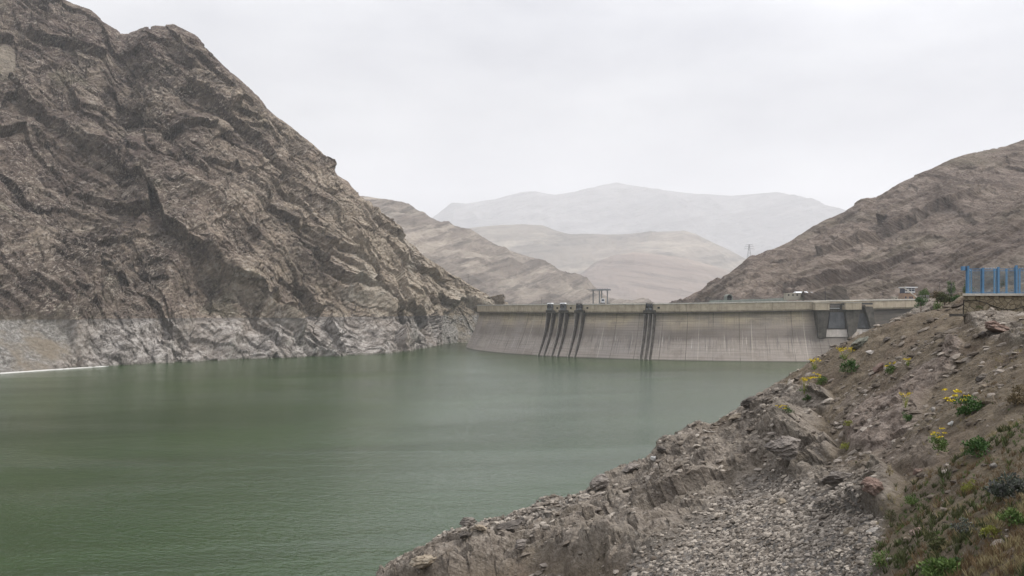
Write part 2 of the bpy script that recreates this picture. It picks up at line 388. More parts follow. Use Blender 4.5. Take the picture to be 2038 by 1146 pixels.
MAT = dict(
    left=rock_left(), right=rock_right(), ground=ground_mat(), water=water_mat(), dam=dam_mat(),
    farA=far_rock('hazy_brown_hill', (.10, .082, .067), (.18, .15, .125), (.26, .225, .185), 25, .0068),
    farB=far_rock('hazy_tan_hill', (.09, .075, .058), (.145, .122, .097), (.21, .18, .14), 8, .0026, pink=(.155, .125, .10)),
    farP=far_rock('hazy_pink_hill', (.12, .088, .072), (.16, .12, .098), (.20, .16, .128), -10, .0026, pink=(.16, .122, .10)),
    farM=far_rock('distant_mountain_rock', (.06, .058, .062), (.11, .105, .108), (.17, .162, .16), 15, .0009, 10),
    crest=concrete('crest_concrete', (.46, .39, .295), (.30, .25, .185), .25),
    cap=concrete('crest_cap_concrete', (.56, .54, .49), (.40, .38, .34), .4),
    darkconc=concrete('shade_toned_concrete', (.11, .096, .082), (.05, .044, .038), .35),  # dark tone carries the shade of rib sides and gate recesses
    pier=concrete('stained_pier_concrete', (.105, .094, .08), (.045, .040, .034), .3),
    sill=concrete('pale_sill_concrete', (.46, .41, .38), (.32, .29, .26), .3),
    gate=concrete('steel_gate_paint', (.12, .122, .128), (.06, .06, .062), .15),
    steel=plain('weathered_grey_steel', (.22, .23, .24), .5, .4), darksteel=plain('dark_machinery_steel', (.06, .06, .062), .5, .4),
    white=plain('off_white_sheet', (.62, .63, .64), .5, 0, .08), navy=plain('dark_blue_glazing', (.03, .04, .07), .2),
    brick=plain('dusty_brick', (.33, .22, .15), .9, 0, .25, 1.5), plaster=plain('beige_plaster', (.40, .36, .29), .9, 0, .15, 1.0),
    hole=plain('black_opening', (.012, .012, .012), .9), greencon=concrete('mossy_grey_retaining_wall', (.24, .255, .225), (.15, .165, .14), .3),
    blue=plain('blue_gloss_paint', (.10, .215, .36), .45, 0, .12, 6), bluedark=plain('faded_blue_paint', (.09, .21, .36), .5, 0, .15, 6), wire=plain('fence_wire', (.17, .21, .23), .5, .3),
    slab=concrete('pale_coping_slab', (.52, .48, .42), (.38, .35, .30), 1.0), cable=plain('black_rubber_cable', (.02, .018, .016), .6),
    bark=plain('grey_brown_bark', (.12, .09, .065), .9), wood=plain('bleached_driftwood', (.48, .44, .39), .85),
    foam=plain('white_shore_deposit', (.48, .47, .45), .9, 0, .1, .5),
)
def stonewall_mat():
    m = M('rubble_masonry', .9, .2)
    v = m.voro(2.6, feature='DISTANCE_TO_EDGE'); cc = m.n('ShaderNodeTexVoronoi'); cc.inputs['Scale'].default_value = 2.6; m.t.links.new(m.pos, cc.inputs['Vector'])
    s = m.n('ShaderNodeSeparateColor'); m.t.links.new(cc.outputs['Color'], s.inputs[0])
    c = m.ramp(s.outputs[0], [(0, (.17, .135, .085)), (.5, (.27, .22, .145)), (1, (.36, .31, .22))])
    c = m.mix(m.noise(5, 6, .75), c, (.20, .17, .12))
    c = m.mix(m.ramp(v, [(.02, .8), (.07, 0)]), c, (.11, .09, .07)); m.col(c); m.bump(m.math('ADD', m.ramp(v, [(0, 0), (.12, 1)]), m.noise(9, 4)), .7, .08); return m.m
MAT['rubble'] = stonewall_mat()
def leafmat(name, a, b):
    m = M(name, .7, .2); m.col(m.mix(m.ramp(m.noise(6, 3), [(.35, 0), (.65, 1)]), a, b)); return m.m
LEAF = dict(green=leafmat('dark_green_leaf', (.028, .065, .018), (.07, .13, .035)), mid=leafmat('green_leaf', (.06, .105, .028), (.12, .17, .05)),
            pale=leafmat('yellow_green_leaf', (.16, .18, .035), (.26, .26, .06)), yellow=leafmat('yellow_flower', (.50, .37, .015), (.66, .52, .03)),
            brown=leafmat('dry_brown_twig', (.09, .07, .04), (.17, .13, .075)), purple=leafmat('grey_purple_thistle', (.055, .07, .045), (.12, .12, .115)),
            olive=leafmat('olive_leaf', (.045, .055, .022), (.09, .095, .04)), straw=leafmat('dry_straw', (.22, .18, .09), (.33, .28, .16)), rust=leafmat('rusty_dry_weed', (.12, .08, .042), (.18, .125, .07)))

# ------------------------------------------------------------------ terrain by lofting a shore line to a skyline
def interp(pts, xs):
    a = np.array(pts, float); return np.stack([np.interp(xs, a[:, 0], a[:, k]) for k in (1, 2)], 1)

def loft(name, base, ridge, x0, x1, nu, nv, disp, mat, far=1.0, prof=1.0, back=(250, 180), ridge_keep=.35, label=None, xs=None, attrs=None, below=14.0, mid=0.0, nb=30):
    xs = np.linspace(x0, x1, nu) if xs is None else xs
    nu = len(xs)
    b = interp(base, xs); r = interp(ridge, xs); b[:, 1] *= far; r[:, 1] *= far; back = (back[0]*far, back[1]*far)
    Pb = np.stack([(xs-CX)/F*b[:, 1], b[:, 1], CAMZ-(b[:, 0]-HY)/F*b[:, 1]], 1)
    Pr = np.stack([(xs-CX)/F*r[:, 1], r[:, 1], CAMZ-(r[:, 0]-HY)/F*r[:, 1]], 1)
    rows = []; vv = []
    for k in range(4, 0, -1):
        q = Pb.copy(); q[:, 2] -= below*k/4; q[:, 1] -= below*k/4*.8; rows.append(q); vv.append(0)
    for v in np.linspace(0, 1, nv):
        q = Pb+(Pr-Pb)*v
        q[:, 2] = Pb[:, 2]+(Pr[:, 2]-Pb[:, 2])*(v**prof)
        q[:, 2] += mid*(Pr[:, 2]-Pb[:, 2])*math.sin(v*math.pi)
        rows.append(q); vv.append(v)
    for k in range(1, nb+1):
        t = k/nb; q = Pr.copy(); q[:, 1] += back[0]*t; q[:, 0] += (xs-CX)/F*back[0]*t*1.02; q[:, 2] -= back[1]*t*(.25+.75*t); rows.append(q); vv.append(1)
    G = np.stack(rows); nvv = len(rows); vv = np.repeat(np.array(vv), nu)
    du = np.gradient(G, axis=1); dv = np.gradient(G, axis=0)
    N = np.cross(du, dv); N /= np.linalg.norm(N, axis=2, keepdims=True)+1e-9
    for it in range(6):
        N = (N+np.roll(N, 1, 0)+np.roll(N, -1, 0)+np.roll(N, 4, 1)+np.roll(N, -4, 1))/5
    N /= np.linalg.norm(N, axis=2, keepdims=True)+1e-9
    V = G.reshape(-1, 3); N = N.reshape(-1, 3)
    if N[:, 1].mean() > 0: N = -N
    ximg = np.tile(xs, nvv)
    D, A = disp(V, vv, ximg)
    keep = 1-(1-ridge_keep)*sstep(.9, 1.0, vv)
    V2 = V+N*(D*keep)[:, None]
    o = np_mesh(name, V2, gridfaces(nu, nvv)[:, ::-1], mat, name not in ('left_mountain', 'abutment_knoll'), A)
    return tag(o, label, None, None, 'structure')

B_L = bedframe(-38)
def disp_left(V, v, x):
    W = V+np.stack([fbm(V/60, 3, 1), fbm(V/60+50, 3, 2), fbm(V/60+99, 3, 3)], 1)*9
    Q = W@B_L.T
    y = HY-(V[:, 2]-CAMZ)*F/V[:, 1]
    sc = np.clip(1-sstep(.84, .96, np.hypot((x-10)/150, (y-700)/78)+fbm(V/22, 4, 8)*.35), 0, 1)
    sc = np.maximum(sc, np.clip(1-sstep(.75, 1.0, np.hypot((x-912)/42, (y-655)/62)+fbm(V/25, 3, 18)*.3), 0, 1))
    sc = np.maximum(sc, .9*np.clip(1-sstep(.75, .95, np.hypot((x-10)/26, (y-125)/42)+fbm(V/25, 3, 28)*.3), 0, 1))
    s = sstep(0, .12, v)
    D = facet(Q/np.array([150, 90, 50]), 11)*15*s
    D += fbm(W/110, 3, 5, ridged=True)*9*s
    gl = np.stack([V[:, 0]/34+V[:, 2]/150, V[:, 1]/200, V[:, 2]/160], 1)
    D += -6*np.abs(fbm(gl, 3, 7))*s
    D += facet(Q/np.array([80, 40, 22]), 21, 1.1)*8*(.35+.65*s)
    D += blocks(Q/np.array([36, 20, 12]), 31, 1.2, .4, .75)*4.6*(.4+.6*s)
    D += blocks(Q/np.array([15, 10, 6]), 41, 1.3, .35, .7)*2.7
    D += facet(Q/np.array([12, 8, 4.5]), 45, 1.5, .3)*1.15
    D += blocks(Q/np.array([6, 4.2, 2.6]), 51, 1.3, .35, .7)*1.0
    D += facet(Q/np.array([3.6, 2.8, 1.7]), 55, 1.4, .3)*.3
    D += fbm(np.stack([Q[:, 0]/60, Q[:, 1]/30, Q[:, 2]/4.2], 1), 3, 95)*1.6*s
    D += fbm(V/5, 3, 61)*.4
    # gully dropping from the notch between the two summits
    D -= 13*np.exp(-((x-(238+60*(1-v)))/30)**2)*sstep(.45, .8, v)*(1-sstep(.82, .97, v)*.95)
    # long oblique fault lines
    for (x0, y0, x1, y1, a) in ((378, 500, 690, 720, 6), (560, 500, 790, 640, 5), (330, 380, 620, 560, 4), (540, 360, 800, 540, 4)):
        t = ((x-x0)*(x1-x0)+(y-y0)*(y1-y0))/((x1-x0)**2+(y1-y0)**2)
        dd = ((x-x0)*(y1-y0)-(y-y0)*(x1-x0))/math.hypot(x1-x0, y1-y0)+fbm(V/30, 2, 71)*8
        D += a*(sstep(-9, 3, dd)-.5-sstep(3, 34, dd)*.5)*sstep(0, .1, t)*(1-sstep(.9, 1, t))*2
    D = D*(1-.82*sc)+sc*(fbm(V/9, 3, 9)*1.0+blocks(V/4.5, 77)*.5+blocks(V/2.2, 78)*.35)
    return D, {'scree': sc}

xsL = np.concatenate([np.linspace(-620, -12, 130), np.linspace(-10, 1000, 960)])
loft('left_mountain',
     [(-620, 775, 370), (-200, 755, 421), (0, 743, 461), (200, 729.5, 515), (350, 725, 536), (450, 721, 556), (560, 716, 583), (640, 711, 613), (700, 708, 633), (760, 703, 668), (800, 699, 700), (845, 692, 763), (885, 684, 850), (912, 682, 875), (935, 682, 880), (1000, 680, 900)],
     [(-620, -420, 1000), (-200, -250, 980), (0, -95, 940), (70, -45, 925), (125, 0, 910), (145, 12, 905), (178, 24, 900), (203, 48, 895), (237, 71, 890), (262, 69, 885), (290, 58, 880), (302, 60, 878), (314, 55, 876), (345, 55, 875), (385, 73, 870), (412, 102, 868), (442, 132, 865), (480, 163, 862), (512, 193, 860), (530, 216, 858), (566, 246, 856), (600, 273, 854), (640, 310, 852), (665, 347, 850), (690, 362, 850), (708, 385, 850), (726, 404, 850), (752, 428, 852), (790, 466, 858), (822, 502, 866), (870, 531, 880), (905, 551, 900), (940, 571, 915), (962, 587, 930), (985, 602, 945), (1000, 612, 950)],
     0, 0, 0, 560, disp_left, MAT['left'], prof=1.06, back=(380, 260), xs=xsL, ridge_keep=.2, nb=24)

B_R = bedframe(33, .3)
def disp_right(amp=1.0):
    def f(V, v, x):
        W = V+np.stack([fbm(V/80, 3, 1), fbm(V/80+50, 3, 2), fbm(V/80+99, 3, 3)], 1)*16
        Q = W@B_R.T
        s = sstep(0, .1, v)
        D = facet(Q/np.array([190, 110, 60]), 13)*10*s+fbm(W/120, 4, 5, ridged=True)*9*s
        D += facet(Q/np.array([90, 40, 12]), 23)*4*s+blocks(Q/np.array([40, 16, 6]), 33, 1.3, .4, .6)*2.6*s+facet(Q/np.array([14, 7, 2.6]), 43)*1.7*s
        D += fbm(V/7, 3, 61)*.9*s
        # beds standing out as ledges
        D += fbm(np.stack([Q[:, 0]/200, Q[:, 1]/80, Q[:, 2]/8], 1), 4, 91)*5*s
        return D*amp, None
    return f
loft('right_mountain',
     [(1330, 612, 960), (1385, 606, 900), (1452, 603, 745), (1560, 602, 720), (1650, 600, 690), (1810, 600, 650), (1900, 605, 640), (2300, 600, 640), (2800, 600, 640)],
     [(1330, 622, 990), (1380, 603, 985), (1400, 590, 990), (1430, 571, 1000), (1445, 560, 1000), (1470, 535, 1005), (1492, 512, 1010), (1520, 500, 1010), (1550, 489, 1010), (1590, 465, 1010), (1632, 440, 1015), (1678, 422, 1020), (1715, 402, 1020), (1745, 397, 1020), (1790, 370, 1025), (1840, 345, 1030), (1880, 328, 1030), (1940, 307, 1040), (2000, 294, 1050), (2038, 281, 1060), (2300, 190, 1080), (2800, 100, 1100)],
     1330, 2700, 900, 330, disp_right(.72), MAT['right'], prof=1.1, back=(500, 260), ridge_keep=.45)
loft('right_foothill',
     [(1600, 606, 640), (1700, 604, 625), (1850, 606, 600), (2038, 625, 520), (2500, 640, 480)],
     [(1600, 612, 660), (1640, 600, 660), (1690, 575, 670), (1760, 543, 680), (1850, 500, 690), (1940, 450, 695), (2038, 396, 700), (2500, 230, 700)],
     1600, 2500, 620, 260, disp_right(.65), MAT['right'], prof=.95, back=(260, 200), ridge_keep=.6)

def disp_far(sx, amp, seed, bed=0):
    B = bedframe(bed)
    def f(V, v, x):
        Q = V@B.T; s = sstep(0, .1, v)
        W = V+np.stack([fbm(V/sx, 3, seed), fbm(V/sx+50, 3, seed+1), fbm(V/sx+9, 3, seed+2)], 1)*sx*.25
        D = fbm(W/np.array([sx, sx, sx*2]), 6, seed+3, ridged=True, gain=.55)*amp*s
        D += fbm(np.stack([Q[:, 0]/sx, Q[:, 1]/sx, Q[:, 2]/(sx*.08)], 1), 3, seed+30)*amp*.12*s
        return D, None
    return f
loft('brown_hill',
     [(560, 660, 1350), (900, 640, 1350), (1100, 635, 1400), (1300, 630, 1500)],
     [(560, 380, 2000), (690, 388, 2000), (735, 395, 2000), (770, 401, 2000), (800, 409, 2000), (830, 425, 2000), (862, 440, 2000), (900, 454, 2000), (935, 465, 2000), (970, 482, 1990), (1010, 500, 1970), (1040, 510, 1950), (1080, 520, 1920), (1110, 538, 1880), (1140, 550, 1850), (1180, 572, 1800), (1215, 592, 1750), (1245, 606, 1700), (1300, 625, 1650)],
     560, 1300, 420, 160, disp_far(250, 52, 100, 20), MAT['farA'], far=1.5, prof=1.1, back=(600, 300), ridge_keep=.2)
loft('pink_hill',
     [(1040, 640, 2500), (1500, 640, 2500), (1560, 640, 2500)],
     [(1040, 612, 2900), (1100, 580, 2950), (1150, 549, 3000), (1185, 522, 3000), (1220, 509, 3000), (1262, 503, 3000), (1300, 505, 3000), (1350, 512, 3000), (1420, 530, 3000), (1500, 560, 3000), (1560, 600, 3000)],
     1040, 1560, 220, 80, disp_far(520, 32, 200, -5), MAT['farP'], far=2.0, prof=.85, back=(500, 250), ridge_keep=.2)
loft('tan_hill',
     [(850, 640, 3000), (1700, 640, 3000)],
     [(850, 480, 3800), (905, 459, 3800), (950, 453, 3800), (1000, 448, 3800), (1040, 446, 3800), (1078, 449, 3800), (1105, 459, 3800), (1135, 466, 3800), (1180, 466, 3800), (1235, 467, 3800), (1290, 464, 3800), (1330, 461, 3800), (1362, 460, 3800), (1385, 466, 3800), (1410, 478, 3800), (1450, 498, 3800), (1480, 514, 3800), (1540, 545, 3800), (1700, 600, 3800)],
     850, 1700, 360, 120, disp_far(840, 120, 300, 6), MAT['farB'], far=2.0, prof=1.0, back=(900, 500), ridge_keep=.12)
loft('distant_mountain',
     [(200, 630, 6000), (2300, 630, 6000)],
     [(200, 560, 7600), (600, 520, 7600), (760, 480, 7600), (835, 452, 7600), (862, 436, 7600), (885, 420, 7600), (910, 409, 7600), (945, 404, 7600), (985, 398, 7600), (1010, 391, 7600), (1040, 384, 7600), (1065, 382, 7600), (1105, 389, 7600), (1140, 383, 7600), (1168, 381, 7600), (1190, 372, 7600), (1228, 364, 7600), (1250, 370, 7600), (1290, 376, 7600), (1330, 380, 7600), (1390, 387, 7600), (1450, 390, 7600), (1500, 388, 7600), (1547, 384, 7600), (1580, 391, 7600), (1620, 403, 7600), (1675, 421, 7600), (1760, 450, 7600), (1900, 500, 7600), (2300, 600, 7600)],
     200, 2300, 620, 150, disp_far(1650, 350, 400, 10), MAT['farM'], far=1.85, prof=1.25, back=(1500, 700), ridge_keep=.07)

# grey ledgy knoll at the dam's right abutment
def disp_knoll(V, v, x):
    Q = V@bedframe(25, .3).T; s = sstep(0, .1, v)
    return (facet(Q/np.array([16, 8, 3.2]), 3)*1.8+facet(Q/np.array([6, 4, 1.3]), 4)*.9+facet(Q/np.array([2.2, 1.6, .6]), 6)*.35+fbm(V/2.5, 3, 5)*.3)*s, {'outcrop': (1-sstep(1850, 1880, x+fbm(V/5, 3, 8)*20)), 'gravel': 0*x, 'turf': .5*sstep(1840, 1880, x), 'redrock': 0*x}
loft('abutment_knoll',
     [(1755, 760, 200), (1790, 745, 200), (1900, 700, 180), (2400, 700, 180)],
     [(1755, 745, 235), (1788, 668, 240), (1800, 642, 240), (1812, 622, 240), (1828, 607, 240), (1850, 597, 240), (1880, 592, 236), (1920, 588, 230), (2038, 585, 225), (2400, 580, 220)],
     1755, 2400, 420, 130, disp_knoll, MAT['ground'], prof=.8, back=(260, 20), ridge_keep=.5)

# ------------------------------------------------------------------ valley floor and water
np_mesh('ground', [(-12000, -1400, -4), (12000, -1400, -4), (12000, 17400, -4), (-12000, 17400, -4)], [(0, 1, 2, 3)], plain('valley_floor', (.2, .17, .14), .95, 0, .2, .01))['kind'] = 'structure'
np_mesh('water', [(-1600, -500, 0), (900, -500, 0), (900, 960, 0), (-1600, 960, 0)], [(0, 1, 2, 3)], MAT['water'])['kind'] = 'structure'

# ------------------------------------------------------------------ foreground slope
ctrl = []
sil = [(780, 1146, 80), (860, 1092, 83), (930, 1062, 85), (1010, 1040, 86), (1100, 1012, 87), (1170, 980, 88), (1230, 940, 89), (1300, 915, 90), (1400, 860, 91), (1450, 838, 92), (1500, 808, 92), (1560, 768, 91), (1620, 730, 88), (1680, 695, 86), (1740, 662, 84), (1800, 636, 81), (1850, 620, 78)]
for (x, y, d) in sil:
    if x < 1240: y += 12
    p = P(x, y, d); ctrl.append(p)
    q = P(x, y, d*1.16); q[2] -= 6.5; ctrl.append(q)
    q = P(x, y, d*1.5); q[2] -= 30; ctrl.append(q)
for (x, y, d) in [(1100, 1146, 62), (1400, 1146, 42), (1250, 1146, 51), (1550, 1146, 33), (1700, 1146, 26), (1850, 1146, 20), (2038, 1146, 15), (2300, 1146, 13), (1200, 1060, 70), (1400, 960, 72), (1400, 1050, 54), (1550, 1000, 52), (1550, 860, 76), (1700, 860, 60), (1700, 1000, 40), (1850, 1000, 29), (1850, 860, 43), (1850, 740, 58), (1700, 760, 74), (2038, 1000, 21), (2038, 860, 29), (2038, 740, 40), (2038, 664, 54), (1930, 658, 58), (1930, 641, 62), (2038, 640, 61), (2200, 640, 60), (2200, 860, 27), (2500, 760, 30), (2600, 1000, 14),
                  (1960, 590, 95), (2200, 590, 95), (1900, 600, 100), (500, 1400, 55), (300, 1900, 35), (700, 1900, 22), (1200, 2200, 14), (1700, 2000, 9), (2200, 2200, 6), (2900, 1500, 7)]:
    ctrl.append(P(x, y, d))
ctrl = np.array(ctrl)
def tps_fit(c, lam=.02):
    n = len(c); d = np.hypot(c[:, None, 0]-c[None, :, 0], c[:, None, 1]-c[None, :, 1])+1e-9
    K = d*d*np.log(d); K[np.diag_indices(n)] = lam*100
    Pm = np.c_[np.ones(n), c[:, :2]]; A = np.block([[K, Pm], [Pm.T, np.zeros((3, 3))]])
    return np.linalg.solve(A, np.r_[c[:, 2], 0, 0, 0])
tw = tps_fit(ctrl)
def tps(X, Y):
    z = tw[-3]+tw[-2]*X+tw[-1]*Y
    for c, w in zip(ctrl, tw[:-3]):
        r2 = (X-c[0])**2+(Y-c[1])**2+1e-9; z = z+w*.5*r2*np.log(r2)
    return z
xa = np.concatenate([np.linspace(420, 760, 40, endpoint=False), np.linspace(760, 2060, 1000, endpoint=False), np.linspace(2060, 2700, 90)])
ra = np.concatenate([np.geomspace(4, 13, 50, endpoint=False), np.geomspace(13, 98, 760, endpoint=False), np.linspace(98, 170, 60)])
gx, gy = np.meshgrid(xa, ra)
gx = gx.ravel(); Y = gy.ravel(); X = (gx-CX)/F*Y
Z = tps(X, Y)
yi = HY-(Z-CAMZ)*F/Y
p3 = np.stack([X, Y, Z], 1)
nz = fbm(p3/7, 3, 301); nz2 = fbm(p3/2.2, 3, 311)
def seg_mask(pts, w, soft=1.0, nk=.5):
    """soft mask around a polyline given in photo positions"""
    best = np.full(len(gx), 1e9)
    for (x0, y0, w0), (x1, y1, w1) in zip(pts[:-1], pts[1:]):
        t = np.clip(((gx-x0)*(x1-x0)+(yi-y0)*(y1-y0))/((x1-x0)**2+(y1-y0)**2+1e-9), 0, 1)
        d = np.hypot(gx-(x0+t*(x1-x0)), yi-(y0+t*(y1-y0)))/(w0+t*(w1-w0))
        best = np.minimum(best, d)
    best = best+nz*nk+nz2*nk*.35
    return 1-sstep(.85, 1.15+.25*soft, best)
oc = seg_mask([(760, 1150, 30), (860, 1125, 42), (1000, 1090, 55), (1150, 1050, 85), (1260, 1040, 100), (1380, 950, 78), (1500, 885, 60), (1590, 905, 50)], 1)
oc2 = seg_mask([(1480, 830, 26), (1560, 790, 22), (1640, 800, 16)], 1)
oc3 = seg_mask([(1620, 850, 18), (1590, 880, 35), (1650, 900, 20)], 1)
oc4 = seg_mask([(1630, 960, 34), (1700, 970, 42), (1760, 985, 36)], 1)
ocr = seg_mask([(1745, 850, 60), (1800, 800, 40), (1830, 760, 26), (1880, 730, 20), (1905, 690, 16)], 1, nk=.9)
ocr2 = seg_mask([(1760, 910, 30), (1830, 890, 26), (1850, 900, 20)], 1, nk=.9)
oct_ = seg_mask([(1960, 640, 25), (2000, 655, 32), (2060, 680, 25)], 1, nk=.7)
outc = np.clip(np.maximum.reduce([oc, oc2, oc3, oc4*.9, ocr*.8, ocr2*.3, oct_]), 0, 1)
grav = seg_mask([(1300, 1190, 60), (1420, 1110, 75), (1560, 1080, 110), (1660, 1080, 90)], 1, nk=.35)*(1-oc)
grav = np.maximum(grav, seg_mask([(1500, 1000, 30), (1600, 960, 30), (1640, 890, 18)], 1)*(1-outc))
grav = np.maximum(grav, .7*seg_mask([(850, 1105, 12), (960, 1060, 16), (1100, 1020, 14), (1170, 990, 12)], 1))
turf = sstep(0, 1.3, (gx-1760)/160+(yi-960)/160+nz*1.1)*(1-grav*.8)
redr = np.clip(np.maximum(ocr*.8, ocr2*.3), 0, 1)
du = p3.reshape(len(ra), len(xa), 3)
N = np.cross(np.gradient(du, axis=1), np.gradient(du, axis=0)); N /= np.linalg.norm(N, axis=2, keepdims=True); N = N.reshape(-1, 3)
N[N[:, 2] < 0] *= -1
W = p3+np.stack([nz, nz2, -nz], 1)*.9
B_F = bedframe(24, .25); Q = W@B_F.T
Df = oc*(1.0-1.5*sstep(66, 82, Y))+oc2*.2+oc3*.7+oc4*.25+ocr*.1-oct_*.1
oca = oc+.5*(outc-oc)
Df += oca*(blocks(Q/np.array([10, 8, 6]), 401)*2.2+blocks(Q/np.array([4.4, 3.6, 2.6]), 411)*1.15+blocks(Q/np.array([1.9, 1.6, 1.1]), 421, 1.2, .35, .7)*.6+blocks(Q/np.array([.85, .7, .5]), 431, 1.3, .4, .6)*.3+blocks(Q/np.array([.4, .34, .26]), 435, 1.3, .4, .6)*.12)
Df += (1-outc)*(blocks(Q/np.array([1.8, 1.5, .9]), 441)*.2+blocks(Q/np.array([.7, .6, .4]), 451)*.11*(1-turf*.6)+fbm(p3/1.1, 4, 461)*.14+nz*.35)
crk = fbm(W/np.array([2.6, 2.6, 1.6]), 3, 471)
Df -= oca*.4*(1-sstep(0, .07, np.abs(crk)))
near = sstep(6, 16, Y)
V = p3+N*(Df*near)[:, None]
fore = np_mesh('foreground_slope', V, gridfaces(len(xa), len(ra)), MAT['ground'], False, {'outcrop': outc, 'gravel': grav, 'turf': turf, 'redrock': redr})
fore['kind'] = 'structure'
bpy.context.view_layer.update()
CAM = Vector((0, 0, CAMZ))
def hit(x, y):
    d = Vector(((x-CX)/F, 1, -(y-HY)/F)).normalized()
    ok, loc, nrm, _ = fore.ray_cast(CAM, d)
    if not ok: return None
    if nrm.z < 0: nrm = -nrm
    return loc, nrm

# ------------------------------------------------------------------ stones
PHI = (1+5**.5)/2
ICO = np.array([(-1, PHI, 0), (1, PHI, 0), (-1, -PHI, 0), (1, -PHI, 0), (0, -1, PHI), (0, 1, PHI), (0, -1, -PHI), (0, 1, -PHI), (PHI, 0, -1), (PHI, 0, 1), (-PHI, 0, -1), (-PHI, 0, 1)])/math.sqrt(1+PHI*PHI)
ICF = np.array([(0, 11, 5), (0, 5, 1), (0, 1, 7), (0, 7, 10), (0, 10, 11), (1, 5, 9), (5, 11, 4), (11, 10, 2), (10, 7, 6), (7, 1, 8), (3, 9, 4), (3, 4, 2), (3, 2, 6), (3, 6, 8), (3, 8, 9), (4, 9, 5), (2, 4, 11), (6, 2, 10), (8, 6, 7), (9, 8, 1)])
def stones(name, idx, smin, smax, mat, label, flat=.5, pw=2.6):
    n = len(idx)
    s = smin*(1+(smax/smin-1)*rng.random(n)**pw)*np.clip(V[idx][:, 1]/60, .38, 1.3)
    sc = np.stack([s*rng.uniform(.7, 1.35, n), s*rng.uniform(.6, 1.1, n), s*flat*rng.uniform(.6, 1.3, n)], 1)
    v = ICO[None]*(1+rng.uniform(-.32, .28, (n, 12, 1)))+rng.uniform(-.12, .12, (n, 12, 3))
    v = v*sc[:, None]
    a = rng.uniform(0, 6.28, n); t = rng.uniform(-.1, .7, n); ca, sa = np.cos(a), np.sin(a)
    v = np.stack([v[..., 0]*ca[:, None]-v[..., 1]*sa[:, None], v[..., 0]*sa[:, None]+v[..., 1]*ca[:, None], v[..., 2]], -1)
    ct, st = np.cos(t)[:, None], np.sin(t)[:, None]       # lean down the slope
    v = np.stack([v[..., 0]*ct-v[..., 2]*st, v[..., 1], v[..., 0]*st+v[..., 2]*ct], -1)
    j = rng.uniform(-.05, .05, (n, 1, 3))
    v = v+V[idx][:, None]+j+N[idx][:, None]*(sc[:, 2]*.25)[:, None, None]
    f = (ICF[None]+(np.arange(n)*12)[:, None, None]).reshape(-1, 3)
    tone = np.repeat(rng.random(n), 12)
    o = np_mesh(name, v.reshape(-1, 3), f, mat, False, {'tone': tone})
    return tag(o, label, 'stones', None, 'stuff')
vis = (gx > 740)&(gx < 2120)&(Y > 9)&(Y < 97)&(yi < 1230)&(V[:, 2] > .3)
def pick(w, n):
    w = np.where(vis, w, 0); return rng.choice(len(w), n, p=w/w.sum())
g_mat = stone_mat('grey_gravel_stone', [(.10, .084, .068), (.185, .16, .135), (.35, .31, .265)])
s_mat = stone_mat('brown_slope_stone', [(.075, .06, .047), (.135, .112, .09), (.27, .235, .20)])
stones('gravel', pick(grav**2*Y, 46000), .028, .27, g_mat, 'loose grey angular gravel filling the chute below the rock outcrop', .5, 5)
stones('scattered_stones', pick((1-grav)*(1-turf*.8)*(1-outc*.8)*Y*sstep(-.35, .4, nz2+nz), 13000), .025, .42, s_mat, 'small brown stones strewn over the bare soil slope', .4, 13)
stones('rubble', pick(outc*(1-.6*ocr)*Y*(.05+grav+(nz2 > .3)), 3800), .03, .40, g_mat, 'broken rubble lying on the ledges of the grey outcrop', .5, 5)

def rock_mesh(name, loc, size, mat, seed, rot=(0, 0, 0), slab=1.0, parent=None, label=None, group=None):
    import bmesh
    bm = bmesh.new(); bmesh.ops.create_icosphere(bm, subdivisions=5, radius=1)
    v = np.array([q.co[:] for q in bm.verts]); f = np.array([[a.index for a in q.verts] for q in bm.faces]); bm.free()
    # intersect with random planes to get broken faces
    r = np.random.default_rng(seed)
    for k in range(15):
        n = r.normal(size=3); n /= np.linalg.norm(n); d = r.uniform(.5, .85)
        e = np.maximum(v@n-d, 0); v = v-n*e[:, None]
    v += v*(facet(v*2.2+seed, seed)*.16+facet(v*5+seed*3, seed+3)*.06+fbm(v*7+seed, 3, seed)*.04)[:, None]
    # bedding ledges
    lay = v[:, 2]*7+fbm(v*2+seed, 2, seed+5)*1.2
    v[:, :2] *= (1+.035*np.tanh(4*np.sin(lay*2)))[:, None]
    v = v*np.array(size)*.5
    Rm = np.array(Matrix.Rotation(math.radians(rot[2]), 3, 'Z')@Matrix.Rotation(math.radians(rot[1]), 3, 'Y')@Matrix.Rotation(math.radians(rot[0]), 3, 'X'))
    o = np_mesh(name, v@Rm.T, f, mat, False)
    o.location = tuple(loc)
    if label: tag(o, label, 'boulder', group)
    return o
BM = dict(grey=boulder_mat('grey_boulder_rock', [(.10, .088, .078), (.20, .175, .155), (.33, .30, .27)]), green=boulder_mat('greenish_slab_rock', [(.09, .095, .078), (.16, .16, .13), (.26, .25, .215)]),
          dark=boulder_mat('dark_boulder_rock', [(.06, .052, .046), (.115, .10, .088), (.21, .185, .16)]), pale=boulder_mat('pale_boulder_rock', [(.26, .24, .215), (.37, .34, .31), (.52, .49, .45)]),
          red=boulder_mat('reddish_boulder_rock', [(.14, .09, .075), (.24, .17, .14), (.36, .29, .25)]), tan=boulder_mat('tan_boulder_rock', [(.2, .16, .12), (.3, .25, .19), (.42, .37, .3)]),
          white=boulder_mat('white_stone', [(.5, .49, .46), (.62, .61, .58), (.72, .71, .68)], 1.0))
